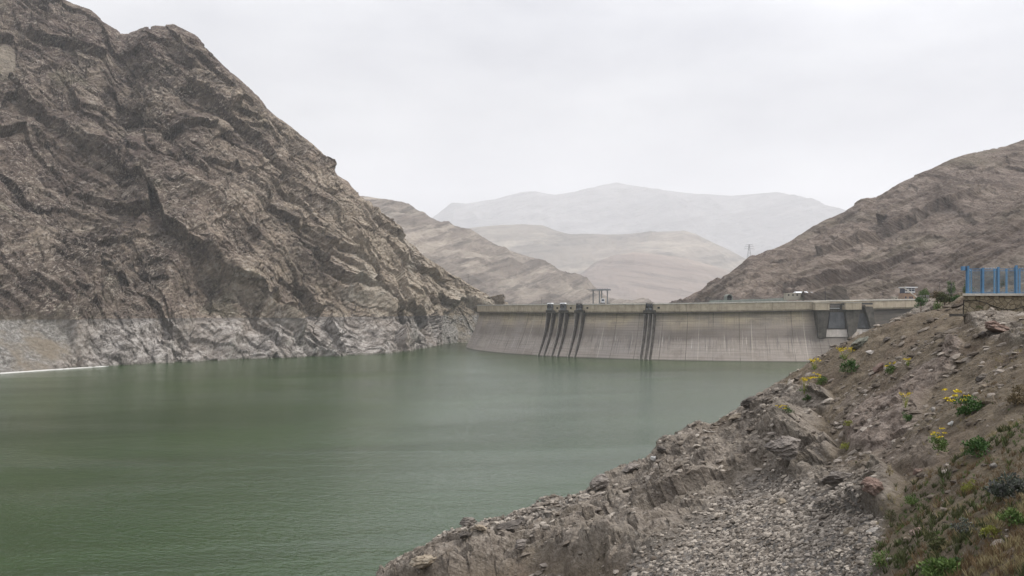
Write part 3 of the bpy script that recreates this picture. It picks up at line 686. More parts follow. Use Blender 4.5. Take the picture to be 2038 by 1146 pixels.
def boulder(x, y, wpx, hpx, m, seed, label, rot=(0, 0, 0), sink=.2, depth=.8):
    h = hit(x, y)
    k = 0
    while h is None and k < 60: k += 2; h = hit(x, y+k)
    loc, nrm = h; d = loc.y; w = wpx/F*d; hh = hpx/F*d
    p = Vector(loc)+Vector((0, 0, hh*(.5-sink)))
    rock_mesh('boulder', p, (w, w*depth, hh), BM[m], seed, rot, label=label)
boulder(1708, 690, 44, 20, 'green', 1, 'greenish tilted rock slab half buried on the skyline of the slope', (0, -32, 10))
boulder(1766, 678, 20, 11, 'dark', 2, 'small dark brown rock lying on bare soil above the reddish ledges', (0, -15, 0))
boulder(1984, 664, 52, 26, 'red', 3, 'large overhanging reddish rock below the stone platform', (0, 8, 10), 0)
boulder(1955, 672, 22, 16, 'dark', 33, 'dark jagged rock tucked under the overhanging one below the platform', (0, 20, 40), .1)
boulder(1732, 704, 20, 10, 'pale', 4, 'pale flat stone beside the green bush with yellow flowers behind', (0, -12, 30))
boulder(1748, 738, 34, 15, 'red', 5, 'long reddish rock leaning steeply downhill near the middle of the slope', (0, -52, 0))
boulder(1956, 774, 19, 13, 'tan', 6, 'smooth tan stone under the dark slaty one on the right slope', (0, -10, 0), .1)
boulder(1950, 759, 22, 14, 'dark', 7, 'dark slaty stone just above the smooth tan stone', (0, -35, 0))
boulder(1893, 848, 12, 12, 'white', 8, 'small bright white stone below the large yellow flowering bush', (0, -40, 0), .1)
boulder(1857, 820, 11, 12, 'pale', 9, 'pale grey stone between the two green bushes', (0, 20, 0), .1)
boulder(1492, 812, 40, 22, 'dark', 10, 'dark block standing on the shoulder of the slope above the water', (0, -22, 0), 0)
boulder(1462, 836, 34, 16, 'tan', 11, 'tan slab resting against the dark block at the slope edge', (0, -18, 0), .1)
boulder(1566, 908, 84, 50, 'grey', 12, 'biggest grey boulder jutting from the outcrop with an undercut base', (0, -16, 15), .12, .9)
boulder(1672, 966, 74, 36, 'grey', 13, 'grey brown ledge overhanging the top of the gravel chute', (0, -10, -10), .05, .7)
boulder(1740, 985, 42, 52, 'red', 14, 'layered reddish buttress right of the overhanging ledge', (0, -25, 0), .2)
boulder(932, 1058, 40, 18, 'grey', 15, 'flat rock perched on top of the stacked pair above the water', (0, -14, 0), -.7)
boulder(925, 1075, 30, 20, 'dark', 16, 'dark lower rock carrying the perched flat one at the water edge', (0, -25, 0), -.1)
boulder(958, 1060, 34, 12, 'tan', 17, 'tan slab wedged beside the stacked pair', (0, 8, 0), -.2)
boulder(1018, 1052, 60, 16, 'dark', 18, 'long low dark rock lying along the lower slope edge', (0, -14, 0), 0)
boulder(1036, 1095, 34, 26, 'grey', 19, 'rounded grey boulder on the lower outcrop', (0, -10, 0), .1)
boulder(840, 1128, 66, 30, 'tan', 20, 'brown block at the lowest tip of the rocks by the water', (0, -8, 0), .2)
boulder(1555, 1006, 24, 16, 'tan', 21, 'flat tan stone alone in the grey gravel', (0, -22, 0), .1)
boulder(1690, 1062, 24, 13, 'tan', 22, 'long tan stone pointing up the gravel chute', (0, -38, 0), .05)
boulder(1636, 1048, 14, 11, 'dark', 23, 'small rounded dark stone in the upper gravel', (0, -10, 0), .1)
boulder(1734, 1060, 28, 9, 'pale', 24, 'thin pale stone at the edge between gravel and grass', (0, -25, 0), .1)
boulder(1828, 1062, 34, 15, 'red', 25, 'heap of reddish broken rock among the grass clumps', (0, -20, 0), .2)
boulder(1808, 1078, 20, 14, 'tan', 26, 'tan stone directly below the reddish broken heap', (0, -10, 0), .2)
boulder(1978, 930, 17, 12, 'pale', 27, 'pale grey stone in the dry weeds above the purple thistles', (0, -10, 0), .2)
boulder(1770, 1116, 15, 8, 'pale', 28, 'pale pointed stone beside the lowest green tuft', (0, -10, 0), .1)
boulder(1300, 920, 14, 12, 'white', 29, 'bright white block on the outcrop edge over the water', (0, -10, 0), -.2)
boulder(1316, 906, 24, 18, 'dark', 30, 'brown lump right behind the bright white block', (0, 0, 0), -.2)
boulder(1825, 942, 26, 14, 'red', 31, 'dull red rock under the yellow plant beside the turf', (0, -30, 0), .2)
boulder(1196, 972, 44, 28, 'grey', 34, 'blocky grey rock where the outcrop steps down toward the water', (0, -30, 0), .05)
boulder(1252, 940, 40, 20, 'grey', 35, 'grey rock shoulder just above the blocky step of the outcrop', (0, -22, 0), .1)
# bleached driftwood
for (x, y, a, l, lab) in ((1416, 856, -8, 34, 'forked bleached driftwood stick lying on the slope edge below the tan slab'), (1266, 930, 10, 34, 'thin bleached stick poking out from the outcrop edge'), (1311, 928, 70, 14, 'short white branch stump standing beside the white block'), (1655, 1112, -60, 30, 'curved white twig lying in the grey gravel')):
    h = hit(x, y+6) or hit(x, y+20)
    loc = h[0]; d = loc.y; L = l/F*d; ca, sa = math.cos(math.radians(a)), math.sin(math.radians(a))
    b = MB(); o0 = Vector((0, 0, .18)); prev = o0-Vector((ca*L/2, 0, sa*L/2))
    for k in range(1, 6):
        q = o0+Vector((ca*L*(k/5-.5), random.uniform(-.1, .1)*L*.3, sa*L*(k/5-.5)+random.uniform(-.05, .05)*L)); b.bar(prev, q, L*.03*(1.3-k*.15), 6, L*.03*(1.15-k*.15))
        if k == 3: b.bar(q, q+Vector((-ca*L*.2, 0, L*.14)), L*.018, 5, L*.006)
        prev = q
    o = b.build('driftwood', MAT['wood'], smooth=True); o.location = loc; tag(o, lab, 'driftwood')

# ------------------------------------------------------------------ plants
def leaves(n, rad, hgt, lsize, shape='dome', seed=0, lo=0.0, thin=.35):
    r = np.random.default_rng(seed)
    u = r.normal(size=(n, 3)); u /= np.linalg.norm(u, axis=1, keepdims=True); u[:, 2] = np.abs(u[:, 2]) if shape == 'dome' else u[:, 2]
    k = r.integers(0, 14, n); cl = r.normal(size=(14, 3)); cl /= np.linalg.norm(cl, axis=1, keepdims=True)
    if shape == 'dome': cl[:, 2] = np.abs(cl[:, 2])
    c = cl[k]*r.uniform(.35, .8, 14)[k][:, None]+u*.36*r.random((n, 1))**.5
    c = c*np.array([rad, rad, hgt if shape == 'dome' else hgt*.5])
    c[:, 2] = np.maximum(c[:, 2], .02)+lo if shape == 'dome' else c[:, 2]+hgt*.5+lo
    d = u+r.normal(size=(n, 3))*.5; d[:, 2] += .35; d /= np.linalg.norm(d, axis=1, keepdims=True)
    s = np.cross(d, r.normal(size=(n, 3))); s /= np.linalg.norm(s, axis=1, keepdims=True)
    L = lsize*r.uniform(.6, 1.3, (n, 1))
    v = np.stack([c, c+d*L*.5+s*L*thin, c+d*L, c+d*L*.5-s*L*thin], 1).reshape(-1, 3)
    return v, np.arange(n*4).reshape(n, 4)
def blades(n, rad, hgt, w, seed=0, lean=.5):
    r = np.random.default_rng(seed)
    a = r.uniform(0, 6.28, n); q = r.random(n)**.5*rad; base = np.stack([np.cos(a)*q, np.sin(a)*q, np.full(n, -.03)], 1)
    out = np.stack([np.cos(a), np.sin(a), np.zeros(n)], 1)*r.uniform(.1, lean, (n, 1))+r.normal(size=(n, 3))*np.array([.15, .15, 0])
    h = hgt*r.uniform(.5, 1.1, (n, 1)); tip = base+out*h+np.array([0, 0, 1])*h
    s = np.stack([-np.sin(a+r.normal(size=n)), np.cos(a), np.zeros(n)], 1)*w
    m = (base+tip)/2+np.array([0, 0, 1])*h*.12
    v = np.stack([base-s, base+s, m+s*.8, tip, m-s*.8], 1)
    return v.reshape(-1, 3), np.arange(n*5).reshape(n, 5)
def stems(n, rad, hgt, mat, parent, seed, thick=.012):
    r = random.Random(seed); b = MB(); tips = []
    for i in range(n):
        a = r.uniform(0, 6.28); q = rad*r.uniform(.2, .9); t = Vector((math.cos(a)*q, math.sin(a)*q, hgt*r.uniform(.75, 1.05)))
        m_ = t*.5+Vector((0, 0, hgt*.08)); b.bar((0, 0, -.05), m_, thick, 5, thick*.8); b.bar(m_, t, thick*.8, 5, thick*.5); tips.append(t)
    b.build('stem', mat, parent); return tips
def shrub(x, y, wpx, hpx, kind, label, seed, flower=None, dense=1.0, name='shrub', at=None, cat='shrub', fside=None):
    if at is None:
        h = hit(x, y); k = 0
        while h is None and k < 60: k += 2; h = hit(x, y+k)
        loc = Vector(h[0]); d = loc.y
    else: loc = Vector(at); d = loc.y
    w = wpx/F*d/2*1.2; hh = hpx/F*d*1.12
    t = thing(name, label, cat, loc)
    px = d/870                      # one render pixel in metres here
    ls = max(w*.16, px*1.1)
    if flower == 'tall':
        tips = stems(7, w*.9, hh*.85, LEAF['pale'], t, seed, px*.25)
        vs = []; n0 = 26
        for i, tp in enumerate(tips):
            v, f = leaves(n0, w*.44, w*.34, ls*.6, 'dome', seed+i, 0, .5); np_mesh('flower_head', v+np.array(tp), f, LEAF['yellow'], False, parent=t)
        v, f = leaves(int(120*dense), w*.7, hh*.4, ls*.8, 'dome', seed+50); np_mesh('foliage', v, f, LEAF['mid'], False, parent=t)
        return t
    stems(6, w*.7, hh*.7, LEAF['brown'], t, seed, max(w*.02, .01))
    v, f = leaves(int(800*dense), w, hh, ls, 'dome', seed, 0, .3); np_mesh('foliage', v, f, LEAF[kind], False, parent=t)
    if flower == 'top':
        off = np.array([(fside or 0)*w, 0, hh*.55])
        vs = []
        for i in range(9):
            r = random.Random(seed*7+i); v, f = leaves(22, w*.2, w*.12, ls*.6, 'dome', seed+60+i, 0, .5); np_mesh('flower_head', v+off+np.array([r.uniform(-.65, .65)*w, r.uniform(-.5, .5)*w, r.uniform(.05, .6)*hh]), f, LEAF['yellow'], False, parent=t)
    return t
shrub(1691, 742, 36, 24, 'green', 'dark green rounded bush in the upper slope near the skyline', 1)
shrub(1680, 716, 30, 22, 'pale', 'sprawling yellow flowering plant just above the dark rounded bush', 2, 'tall')
shrub(1621, 736, 26, 20, 'pale', 'bright yellow-green plant on the skyline in front of the water', 3, 'tall')
shrub(1600, 784, 30, 32, 'mid', 'tall sparse plant with bright yellow flower heads near the slope edge', 4, 'tall')
shrub(1635, 766, 26, 18, 'mid', 'small green plant with yellow flowers on its left side near the edge', 5, 'top', fside=-.6)
shrub(1607, 798, 16, 11, 'green', 'tiny dark green tuft under the tall sparse yellow plant', 6, dense=.5)
shrub(1771, 744, 20, 20, 'mid', 'small feathery green plant topped yellow beside the leaning reddish rock', 7, 'top')
shrub(1808, 728, 18, 14, 'pale', 'little faded yellow plant on bare soil above the reddish ledges', 8, 'tall')
shrub(1922, 824, 56, 36, 'green', 'largest dark green bush carrying a yellow flowering top', 9, 'top', fside=-.55)
shrub(1807, 838, 28, 16, 'green', 'low dark green bush on the lower ledges left of the white stone', 10, dense=.7)
shrub(1802, 812, 24, 28, 'pale', 'thin straggly yellow plant growing from the cracked ledges', 11, 'tall', dense=.4)
shrub(1946, 908, 54, 34, 'green', 'broad fresh green bush without flowers in the right-hand turf', 12, dense=1.3)
shrub(1868, 898, 38, 34, 'mid', 'green plant with hazy yellow flowers left of the broad flowerless bush', 13, 'top')
shrub(1685, 894, 28, 12, 'pale', 'flat pale yellow-green cushion plant on the soil beside the outcrop', 14, dense=.6)
shrub(1689, 848, 16, 12, 'pale', 'tiny yellow-green tuft on soil above the pale cushion plant', 15, dense=.4)
shrub(1566, 822, 22, 12, 'green', 'small plant with one yellow sprig on the soil above the outcrop', 16, 'top', dense=.4, fside=-.8)
shrub(2026, 806, 46, 36, 'brown', 'dry brown twiggy bush at the right edge of the view', 17, dense=1.2)
shrub(1928, 980, 30, 26, 'pale', 'bright lemon yellow bushy plant in the lower right turf', 18, dense=.9)
shrub(2008, 1000, 84, 52, 'purple', 'wide grey-purple thistle patch at the right edge', 19, dense=1.6)
shrub(2016, 1046, 60, 30, 'mid', 'green leafy clump directly below the thistle patch', 20, dense=1.0)
shrub(1924, 1064, 46, 26, 'purple', 'smaller grey-green thistle clump left of the wide patch', 21, dense=.9)
shrub(1863, 1104, 48, 34, 'olive', 'dark olive weed clump in the lower turf', 22, dense=1.0)
shrub(1752, 1132, 40, 38, 'mid', 'green grassy clump where gravel meets turf at the bottom', 23, dense=.8)
shrub(1772, 1038, 24, 24, 'olive', 'upright dark green tuft beside the layered buttress', 24, dense=.6)
shrub(1816, 1006, 34, 18, 'mid', 'yellowish green tuft right of the layered buttress', 25, dense=.6)
shrub(1882, 1150, 84, 30, 'mid', 'long green leafy clump along the bottom edge of the view', 26, dense=1.4)
shrub(1976, 1070, 40, 22, 'pale', 'pale yellow-green low clump among the lower thistles', 27, dense=.7)
shrub(1905, 1128, 30, 18, 'green', 'small blue-green leafy tuft in reddish dry weeds', 28, dense=.5)
shrub(1771, 948, 14, 26, 'straw', 'thin straw-coloured grass tuft above the layered buttress', 29, dense=.2)

# loose low growth nobody could count
def turfscatter(name, n, wts, kinds, label, h0, h1, w):
    idx = pick(wts, n); vs = []; tot = 0
    r = np.random.default_rng(n)
    proto = [blades(11, .12, 1, w, 900+i, .7)[0] for i in range(8)]
    for i in idx:
        s = r.uniform(h0, h1); a = r.uniform(0, 6.28); ca, sa = math.cos(a), math.sin(a)
        p = proto[r.integers(0, 8)]*np.array([s*1.1, s*1.1, s])
        vs.append(np.stack([p[:, 0]*ca-p[:, 1]*sa, p[:, 0]*sa+p[:, 1]*ca, p[:, 2]], 1)+V[i])
    v = np.concatenate(vs)
    return tag(np_mesh(name, v, np.arange(len(v)).reshape(-1, 5), LEAF[kinds], False), label, 'grass', None, 'stuff')
pt = sstep(-.15, .25, vnoise(p3/1.7, 555)); pt2 = sstep(-.05, .3, vnoise(p3/2.4, 565))
turfscatter('dry_grass', 1000, turf*pt, 'rust', 'rusty brown dry weeds scattered over the lower right slope', .08, .26, .03)
turfscatter('straw_grass', 700, turf*pt2+.01*(1-outc)*(1-grav), 'straw', 'straw coloured dry grass on the lower right slope', .08, .26, .03)
turfscatter('green_grass', 650, turf**2*(1-pt)+.008*(1-outc)*(1-grav), 'olive', 'low olive green weeds spread through the lower right turf', .08, .3, .05)
turfscatter('low_weeds', 380, turf**2*(1-pt2), 'mid', 'small fresh green weeds dotted through the lower right turf', .06, .2, .04)

# ------------------------------------------------------------------ dam
U = np.array([math.sin(math.radians(13.45)), math.cos(math.radians(13.45))])
RB, RT = 230.0, 218.0
CC = U*(582+RB)
ang0 = math.atan2(-U[1], -U[0])
def dpt(th, r, z):
    """th: degrees along the arch, 0 towards the camera, positive to the right"""
    a = ang0+math.radians(th); return (CC[0]+math.cos(a)*r, CC[1]+math.sin(a)*r, z)
def th_of(x, r=RT):
    k = np.array([(x-CX)/F, 1.0]); k /= np.linalg.norm(k); b = k@CC; q = b*b-(CC@CC-r*r)
    t = b-math.sqrt(max(q, 0)); p = k*t-CC; return math.degrees((math.atan2(p[1], p[0])-ang0+math.pi) % (2*math.pi)-math.pi)
def rw(z): return RT+(RB-RT)*(1-np.clip(z/33., -.3, 1))**1.45
TH = [th_of(x) for x in (1000, 1300, 1480, 1650, 1810)]
def ztop(th): return CAMZ+float(np.interp(th, [-88]+TH+[46], [2.7, 3.0, 3.3, 4.2, 5.2, 6.2, 6.6]))
dam = thing('concrete_arch_dam', 'curved grey concrete arch dam closing the valley across the green water', 'dam', (CC[0]-U[0]*RB, CC[1]-U[1]*RB, 0))
DL = Vector(dam.location)
def dbuild(b, name, mat, parent=None, smooth=False):
    b.v = [(q[0]-DL.x, q[1]-DL.y, q[2]-DL.z) for q in b.v]
    return b.build(name, mat, parent or dam, smooth)
ths = np.linspace(-90, 46, 540)
# wall face
zs = np.linspace(-8, 1, 46)
rows = []; uvs = []; st = []
for k in range(46):
    t = k/45
    for th in ths:
        zl = ztop(th)-6.2; z = -8+(zl+8)*t; r = rw(z*33/zl)
        rows.append(np.array(dpt(th, r, z))-np.array(DL)); uvs.append((math.radians(th)*RT+400, z*33/zl)); st.append(th)
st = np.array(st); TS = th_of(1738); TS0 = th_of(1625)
stain_shade = sstep(TS-2, TS+.6, st)*.98+.5*sstep(TS0-3, TS0, st)*(1-sstep(TS-2, TS, st))  # right end darkened: staining plus shade painted into the wall colour
wall = np_mesh('dam_wall', rows, gridfaces(len(ths), 46)[:, ::-1], MAT['dam'], True, {'stain_shade': stain_shade}, dam, uvs)
def ringband(name, t0, t1, prof, mat, n=None, parent=None, uv=False):
    """sweeps a closed profile [(r, dz from crest)] along the arch"""
    n = n or max(2, int(abs(t1-t0)*3.6)); tt = np.linspace(t0, t1, n); m_ = len(prof); v = []
    for th in tt:
        for (r, dz) in prof: v.append(np.array(dpt(th, r, ztop(th)+dz))-np.array(DL))
    b = MB(); f = []
    for i in range(n-1):
        for j in range(m_): a = i*m_+j; c = i*m_+(j+1) % m_; f.append((a, a+m_, c+m_, c))
    f.append(tuple(range(m_))); f.append(tuple(range((n-1)*m_, n*m_))[::-1])
    b.add(v, f); return b.build(name, mat, parent or dam)
ringband('crest_band', -90, 46, [(RT+1.5, -6.1), (RT+2.0, -5.2), (RT+2.0, -.5), (RT-8, -.5), (RT-8, -6.1)], MAT['crest'])
ringband('crest_ledge', -90, TS0+.2, [(RT+2.5, -6.6), (RT+2.5, -6.12), (RT-1, -6.12), (RT-1, -6.6)], MAT['pier'])
ringband('parapet_cap', -90, 46, [(RT+2.35, -.5), (RT+2.35, 0), (RT+1.2, 0), (RT+1.2, -.5)], MAT['cap'])
ringband('parapet_cap', -90, 46, [(RT-7, -.5), (RT-7, .25), (RT-8.1, .25), (RT-8.1, -.5)], MAT['cap'])
# crest railing, small posts
for side in (1.75,):
    b = MB()
    for th in np.arange(-72, 40, 1.2):
        zt = ztop(th); b.bar(dpt(th, RT+side, zt), dpt(th, RT+side, zt+.75), .07, 4)
        b.bar(dpt(th, RT+side, zt+.72), dpt(th+1.2, RT+side, ztop(th+1.2)+.72), .05, 4)
    dbuild(b, 'railing', MAT['steel'])
def fin(th, w, d0, d1, name='intake_rail', mat='darkconc'):  # shade of the rib's sides is put into its dark colour
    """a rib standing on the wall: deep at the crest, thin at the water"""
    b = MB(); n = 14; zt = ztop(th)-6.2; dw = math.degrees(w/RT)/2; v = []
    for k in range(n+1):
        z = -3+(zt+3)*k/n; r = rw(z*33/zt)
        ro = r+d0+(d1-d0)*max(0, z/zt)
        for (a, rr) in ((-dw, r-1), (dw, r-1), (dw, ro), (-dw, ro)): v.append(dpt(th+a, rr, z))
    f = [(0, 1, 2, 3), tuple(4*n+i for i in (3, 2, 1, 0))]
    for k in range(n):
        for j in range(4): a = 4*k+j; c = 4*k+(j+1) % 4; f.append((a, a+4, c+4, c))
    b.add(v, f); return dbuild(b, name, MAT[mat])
tracks = [(1094, 'a'), (1119, 'b'), (1150, 'c'), (1285, 'd')]
hoist_lab = {'a': 'steel gate hoist with a pale roof, furthest of the four from the spillway', 'b': 'pale roofed steel gate hoist between the roofed one and the bare one', 'c': 'dark open gate hoist without a roof, beside the two roofed ones', 'd': 'dark gate hoist standing alone above the three dark slots'}
for (x, k) in tracks:
    t0 = th_of(x); wd = 2.4
    xs_ = (-2.6, 2.6) if k != 'd' else (-3.0, 0, 3.0)
    for s in xs_:
        tt = t0+math.degrees(s/RT)+.9
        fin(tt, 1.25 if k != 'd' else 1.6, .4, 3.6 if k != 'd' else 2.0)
        # pale guide rail on the outer edge of the rib
        b = MB(); zt = ztop(tt)-6.2
        pr = None
        for q in range(13):
            z = -1+(zt+1)*q/12; p = dpt(tt+math.degrees((-.62 if k != 'd' else -.8)/RT), rw(z*33/zt)+.4+(3.2 if k != 'd' else 1.6)*max(0, z/zt)+.15, z)
            if pr is not None: b.bar(pr, p, .16, 4)
            pr = p
        dbuild(b, 'guide_rail', MAT['sill'])
    # corbel carrying the hoist
    b = MB(); tc = t0+.9; dw = math.degrees(4.2/RT); zt = ztop(tc)
    b.hexa([dpt(tc-dw, RT+1.9, zt-7), dpt(tc+dw, RT+1.9, zt-7), dpt(tc+dw, RT+3.2, zt-6.3), dpt(tc-dw, RT+3.2, zt-6.3), dpt(tc-dw, RT+1.9, zt-4.4), dpt(tc+dw, RT+1.9, zt-4.4), dpt(tc+dw, RT+3.4, zt-4.4), dpt(tc-dw, RT+3.4, zt-4.4)])
    dbuild(b, 'corbel', MAT['pier'])
    b = MB(); b.box((0, 0, 0), (1.6, .6, 1.5)); pv = dpt(tc+math.degrees(6.2/RT), RT+2.05, zt-2.7); a = ang0+math.radians(tc)+math.pi/2
    b = MB(); b.box(pv, (1.5, .5, 1.1), a); dbuild(b, 'drain_opening', MAT['hole'])
    # hoist
    base = Vector(dpt(tc, RT+3.0, zt-4.4)); h = thing('gate_hoist', hoist_lab[k], 'hoist', base, 'gate hoists on the dam crest')
    h.rotation_euler.z = a
    b = MB()
    for sx in (-2.4, 2.4):
        for sy in (-.7, 1.1): b.bar((sx, sy, 0), (sx*.8, sy, 4.6), .2, 5)
        b.bar((sx, -.7, 0), (sx*.8, 1.1, 4.6), .12, 4)
    b.bar((-2.4, -.7, .3), (2.0, -.7, 4.4), .12, 4); b.bar((2.4, -.7, .3), (-2.0, -.7, 4.4), .12, 4)
    for z in (.2, 2.3, 4.6): b.box((0, .2, z), (5.0-z*.2, 2.0, .22))
    b.build('hoist_frame', MAT['steel' if k in 'ab' else 'darksteel'], h)
    b = MB(); b.bar((-1.6, .2, 2.9), (1.6, .2, 2.9), 1.15, 14); b.bar((-1.9, .2, 2.9), (-1.6, .2, 2.9), 1.5, 14); b.bar((1.6, .2, 2.9), (1.9, .2, 2.9), 1.5, 14)
    b.build('drum', MAT['darksteel'], h)
    b = MB(); b.box((1.0, -.5, 1.0), (1.4, 1.0, 1.2)); b.box((-1.1, -.4, .9), (1.0, .9, .9)); b.build('motor', MAT['steel'], h)
    if k in 'ab':
        b = MB(); b.hexa([(-2.4, -1, 4.75), (2.4, -1, 4.75), (2.4, 1.4, 4.75), (-2.4, 1.4, 4.75), (-1.9, -.6, 5.4), (1.9, -.6, 5.4), (1.9, 1.1, 5.4), (-1.9, 1.1, 5.4)]); b.build('roof', MAT['white'], h)
    else:
        b = MB()
        for i in range(5): b.bar((-2+i, .1, 4.7), (-2.1+i*1.05, .1, 5.5+.35*(i % 2)), .09, 4)
        b.build('lifting_gear', MAT['darksteel'], h)

# spillway bay: piers, beams, gates and sills at the right end
def px(x, r=RT+4): return th_of(x, r)
def trap(name, mat, xt0, xt1, xb0, xb1, yt, yb, r0, r1t, r1b=None, dref=592):
    """block on the dam face whose outline narrows or widens downwards"""
    r1b = r1t if r1b is None else r1b
    zt = CAMZ-(yt-HY)/F*dref; zb = CAMZ-(yb-HY)/F*dref
    b = MB(); v = []
    for (x0, x1, z, r1) in ((xb0, xb1, zb, r1b), (xt0, xt1, zt, r1t)):
        a0, a1 = px(x0, r1), px(x1, r1); v += [dpt(a0, r1, z), dpt(a1, r1, z), dpt(a1, r0, z), dpt(a0, r0, z)]
    b.hexa(v); return dbuild(b, name, MAT[mat])
trap('pier', 'pier', 1626, 1650, 1629, 1644, 617, 669, RT-1, RT+6, RT+6.5)
trap('pier', 'pier', 1683, 1712, 1690, 1702, 617, 673, RT-1, RT+6, RT+6.5)
trap('pier', 'pier', 1721, 1737, 1739, 1747, 610, 668, RT-1, RT+6, RT+6.5)
trap('pier_cap', 'crest', 1623, 1651, 1623, 1651, 603.2, 616.8, RT+2.1, RT+7.2)
trap('pier_cap', 'crest', 1683, 1715, 1683, 1715, 602.5, 616, RT+2.1, RT+7.2)
trap('cap_coping', 'cap', 1622, 1652, 1622, 1652, 602.4, 603.1, RT+2.1, RT+7.5)
trap('cap_coping', 'cap', 1682, 1716, 1682, 1716, 601.6, 602.4, RT+2.1, RT+7.5)
trap('bridge_beam', 'darksteel', 1652.3, 1681.7, 1652.3, 1681.7, 604.4, 606.8, RT+4.5, RT+5.5)
trap('bridge_beam', 'darksteel', 1716.3, 1737, 1716.3, 1737, 603, 606.2, RT+4.5, RT+5.5)
trap('gate_recess_shade_block', 'darkconc', 1650.5, 1683, 1644, 1689, 607, 654, RT-.5, RT+2.6, RT+2.7)  # not cut in: the recess shade is painted as a dark block
trap('gate_recess_shade_block', 'darkconc', 1712, 1722, 1702, 1739, 607, 654, RT-.5, RT+2.6, RT+2.7)
trap('spillway_gate', 'gate', 1652, 1680, 1648, 1683, 621, 652, RT+2.3, RT+3.2, RT+4.2)
trap('spillway_gate', 'gate', 1711, 1722, 1706, 1733, 623, 652, RT+2.3, RT+3.2, RT+4.2)
trap('spillway_sill', 'sill', 1645, 1688, 1643, 1691, 654, 668, RT+1.5, RT+4.8, RT+5.4)
trap('spillway_sill', 'sill', 1703, 1736, 1702, 1741, 653.5, 664, RT+1.5, RT+4.8, RT+5.4)
trap('gate_walkway', 'white', 1652.5, 1671, 1652.5, 1671, 612.6, 613.8, RT+3.1, RT+4.2)
trap('gate_walkway', 'white', 1652.5, 1671, 1652.5, 1671, 608.8, 609.3, RT+3.8, RT+4.1)

def gplace(x, y, d): return Vector(tuple(P(x, y, d)))
# sheer-leg gantry behind the crest
S = 640/F
g = thing('gantry_crane', 'tall grey portal gantry with four legs rising behind the dam crest', 'gantry', P(1196, 606, 640))
for dx, dy in ((-15, 2), (-3.2, -1), (1.8, 1.5), (12.5, -1)):
    b = MB(); b.bar((dx*S, dy, -1), (dx*S, dy, 29*S), .45, 8); b.box((dx*S, dy, 28.2*S), (1.5, 1.5, .5)); b.build('leg', MAT['steel'], g)
b = MB(); b.box((0, 0, 29*S), (38*S, 3.8, .8)); b.box((-14*S, 0, 30*S), (30*S, .5, .3)); b.box((6*S, 0, 30.6*S), (26*S, .8, .5)); b.build('cross_beam', MAT['steel'], g)
b = MB()
for q in range(6): b.bar(((-12+q*5)*S, 0, 29.5*S), ((-12+q*5)*S, 0, 33*S), .1, 4)
b.bar((-13*S, 0, 33*S), (14*S, 0, 33*S), .12, 4); b.build('handrail', MAT['steel'], g)
b = MB(); b.box((3*S, -2, 8*S), (7*S, 2.4, 8*S)); b.build('cab', MAT['white'], g)
b = MB(); b.box((3*S, -3.25, 8.8*S), (4.6*S, .12, 3*S)); b.build('window', MAT['navy'], g)
b = MB(); b.box((3*S, -2, 2.6*S), (9*S, 3.2, 2.2*S)); b.box((14.5*S, -1, 2.2*S), (7*S, 2, .5)); b.build('winch', MAT['darksteel'], g)

# lamp post by the spillway
pz = dpt(th_of(1642.5, RT+1.7), RT+1.7, 0); zt = ztop(th_of(1642.5))
l = thing('lamp_post', 'dark slender lamp post on the crest above the spillway pier', 'lamp post', (pz[0], pz[1], zt))
MB().bar((0, 0, -.2), (0, 0, 8.2), .16, 6, .1).build('pole', MAT['darksteel'], l)
b = MB(); b.box((0, 0, 8.3), (1.3, .5, .35)); b.bar((-.6, 0, 5.5), (.6, 0, 5.5), .08, 4); b.build('lamp_head', MAT['darksteel'], l)

def pylon(x, y, d, hpx, label, wide=1.0):
    p = P(x, y, d); H = hpx/F*d; W = H*.2*wide; t = thing('pylon', label, 'pylon', p); b = MB(); r = max(.10, d/870*.10)
    cor = [(-1, -1), (1, -1), (1, 1), (-1, 1)]; lv = [0, .25, .48, .68, .84, 1.0]; wd = [1, .78, .55, .36, .24, .12]
    for i in range(5):
        for j, (sx, sy) in enumerate(cor):
            a = (sx*W*wd[i]/2*1.3, sy*W*wd[i]/2*1.3, H*lv[i]); c = (sx*W*wd[i+1]/2*1.3, sy*W*wd[i+1]/2*1.3, H*lv[i+1]); b.bar(a, c, r, 4)
            sx2, sy2 = cor[(j+1) % 4]; c2 = (sx2*W*wd[i+1]/2*1.3, sy2*W*wd[i+1]/2*1.3, H*lv[i+1]); b.bar(a, c2, r*.6, 4)
    b.bar((0, 0, -H*.3), (0, 0, 0), r*2, 4)
    b.build('lattice_tower', MAT['steel'], t)
    for z, w in ((.66, .38), (.82, .34), (.96, .26)):
        b = MB(); b.bar((-H*w, 0, H*z), (0, 0, H*(z+.04)), r*.9, 4); b.bar((H*w, 0, H*z), (0, 0, H*(z+.04)), r*.9, 4); b.bar((-H*w, 0, H*z), (H*w, 0, H*z), r*.8, 4)
        for s in (-1, 1): b.bar((s*H*w, 0, H*z), (s*H*w, 0, H*(z-.05)), r*.8, 4)
        b.build('crossarm', MAT['steel'], t)
pylon(1491, 513, 1012, 27, 'lattice power pylon standing on the skyline of the right mountain')
def pole(x, y, d, hpx, label, arms=1):
    p = P(x, y, d); H = hpx/F*d; t = thing('utility_pole', label, 'utility pole', p); r = max(.09, d/870*.11)
    MB().bar((0, 0, -H*.2), (0, 0, H), r, 5).build('pole', MAT['darksteel'], t)
    b = MB()
    for k in range(arms): b.bar((-H*.16, 0, H*(.94-.2*k)), (H*.16, 0, H*(.94-.2*k)), r*.8, 4)
    b.build('crossarm', MAT['darksteel'], t)
pole(995, 607, 960, 20, 'thin utility pole at the left end of the dam crest', 2)
pole(933, 569, 925, 24, 'thin utility pole on the ridge running down to the dam')
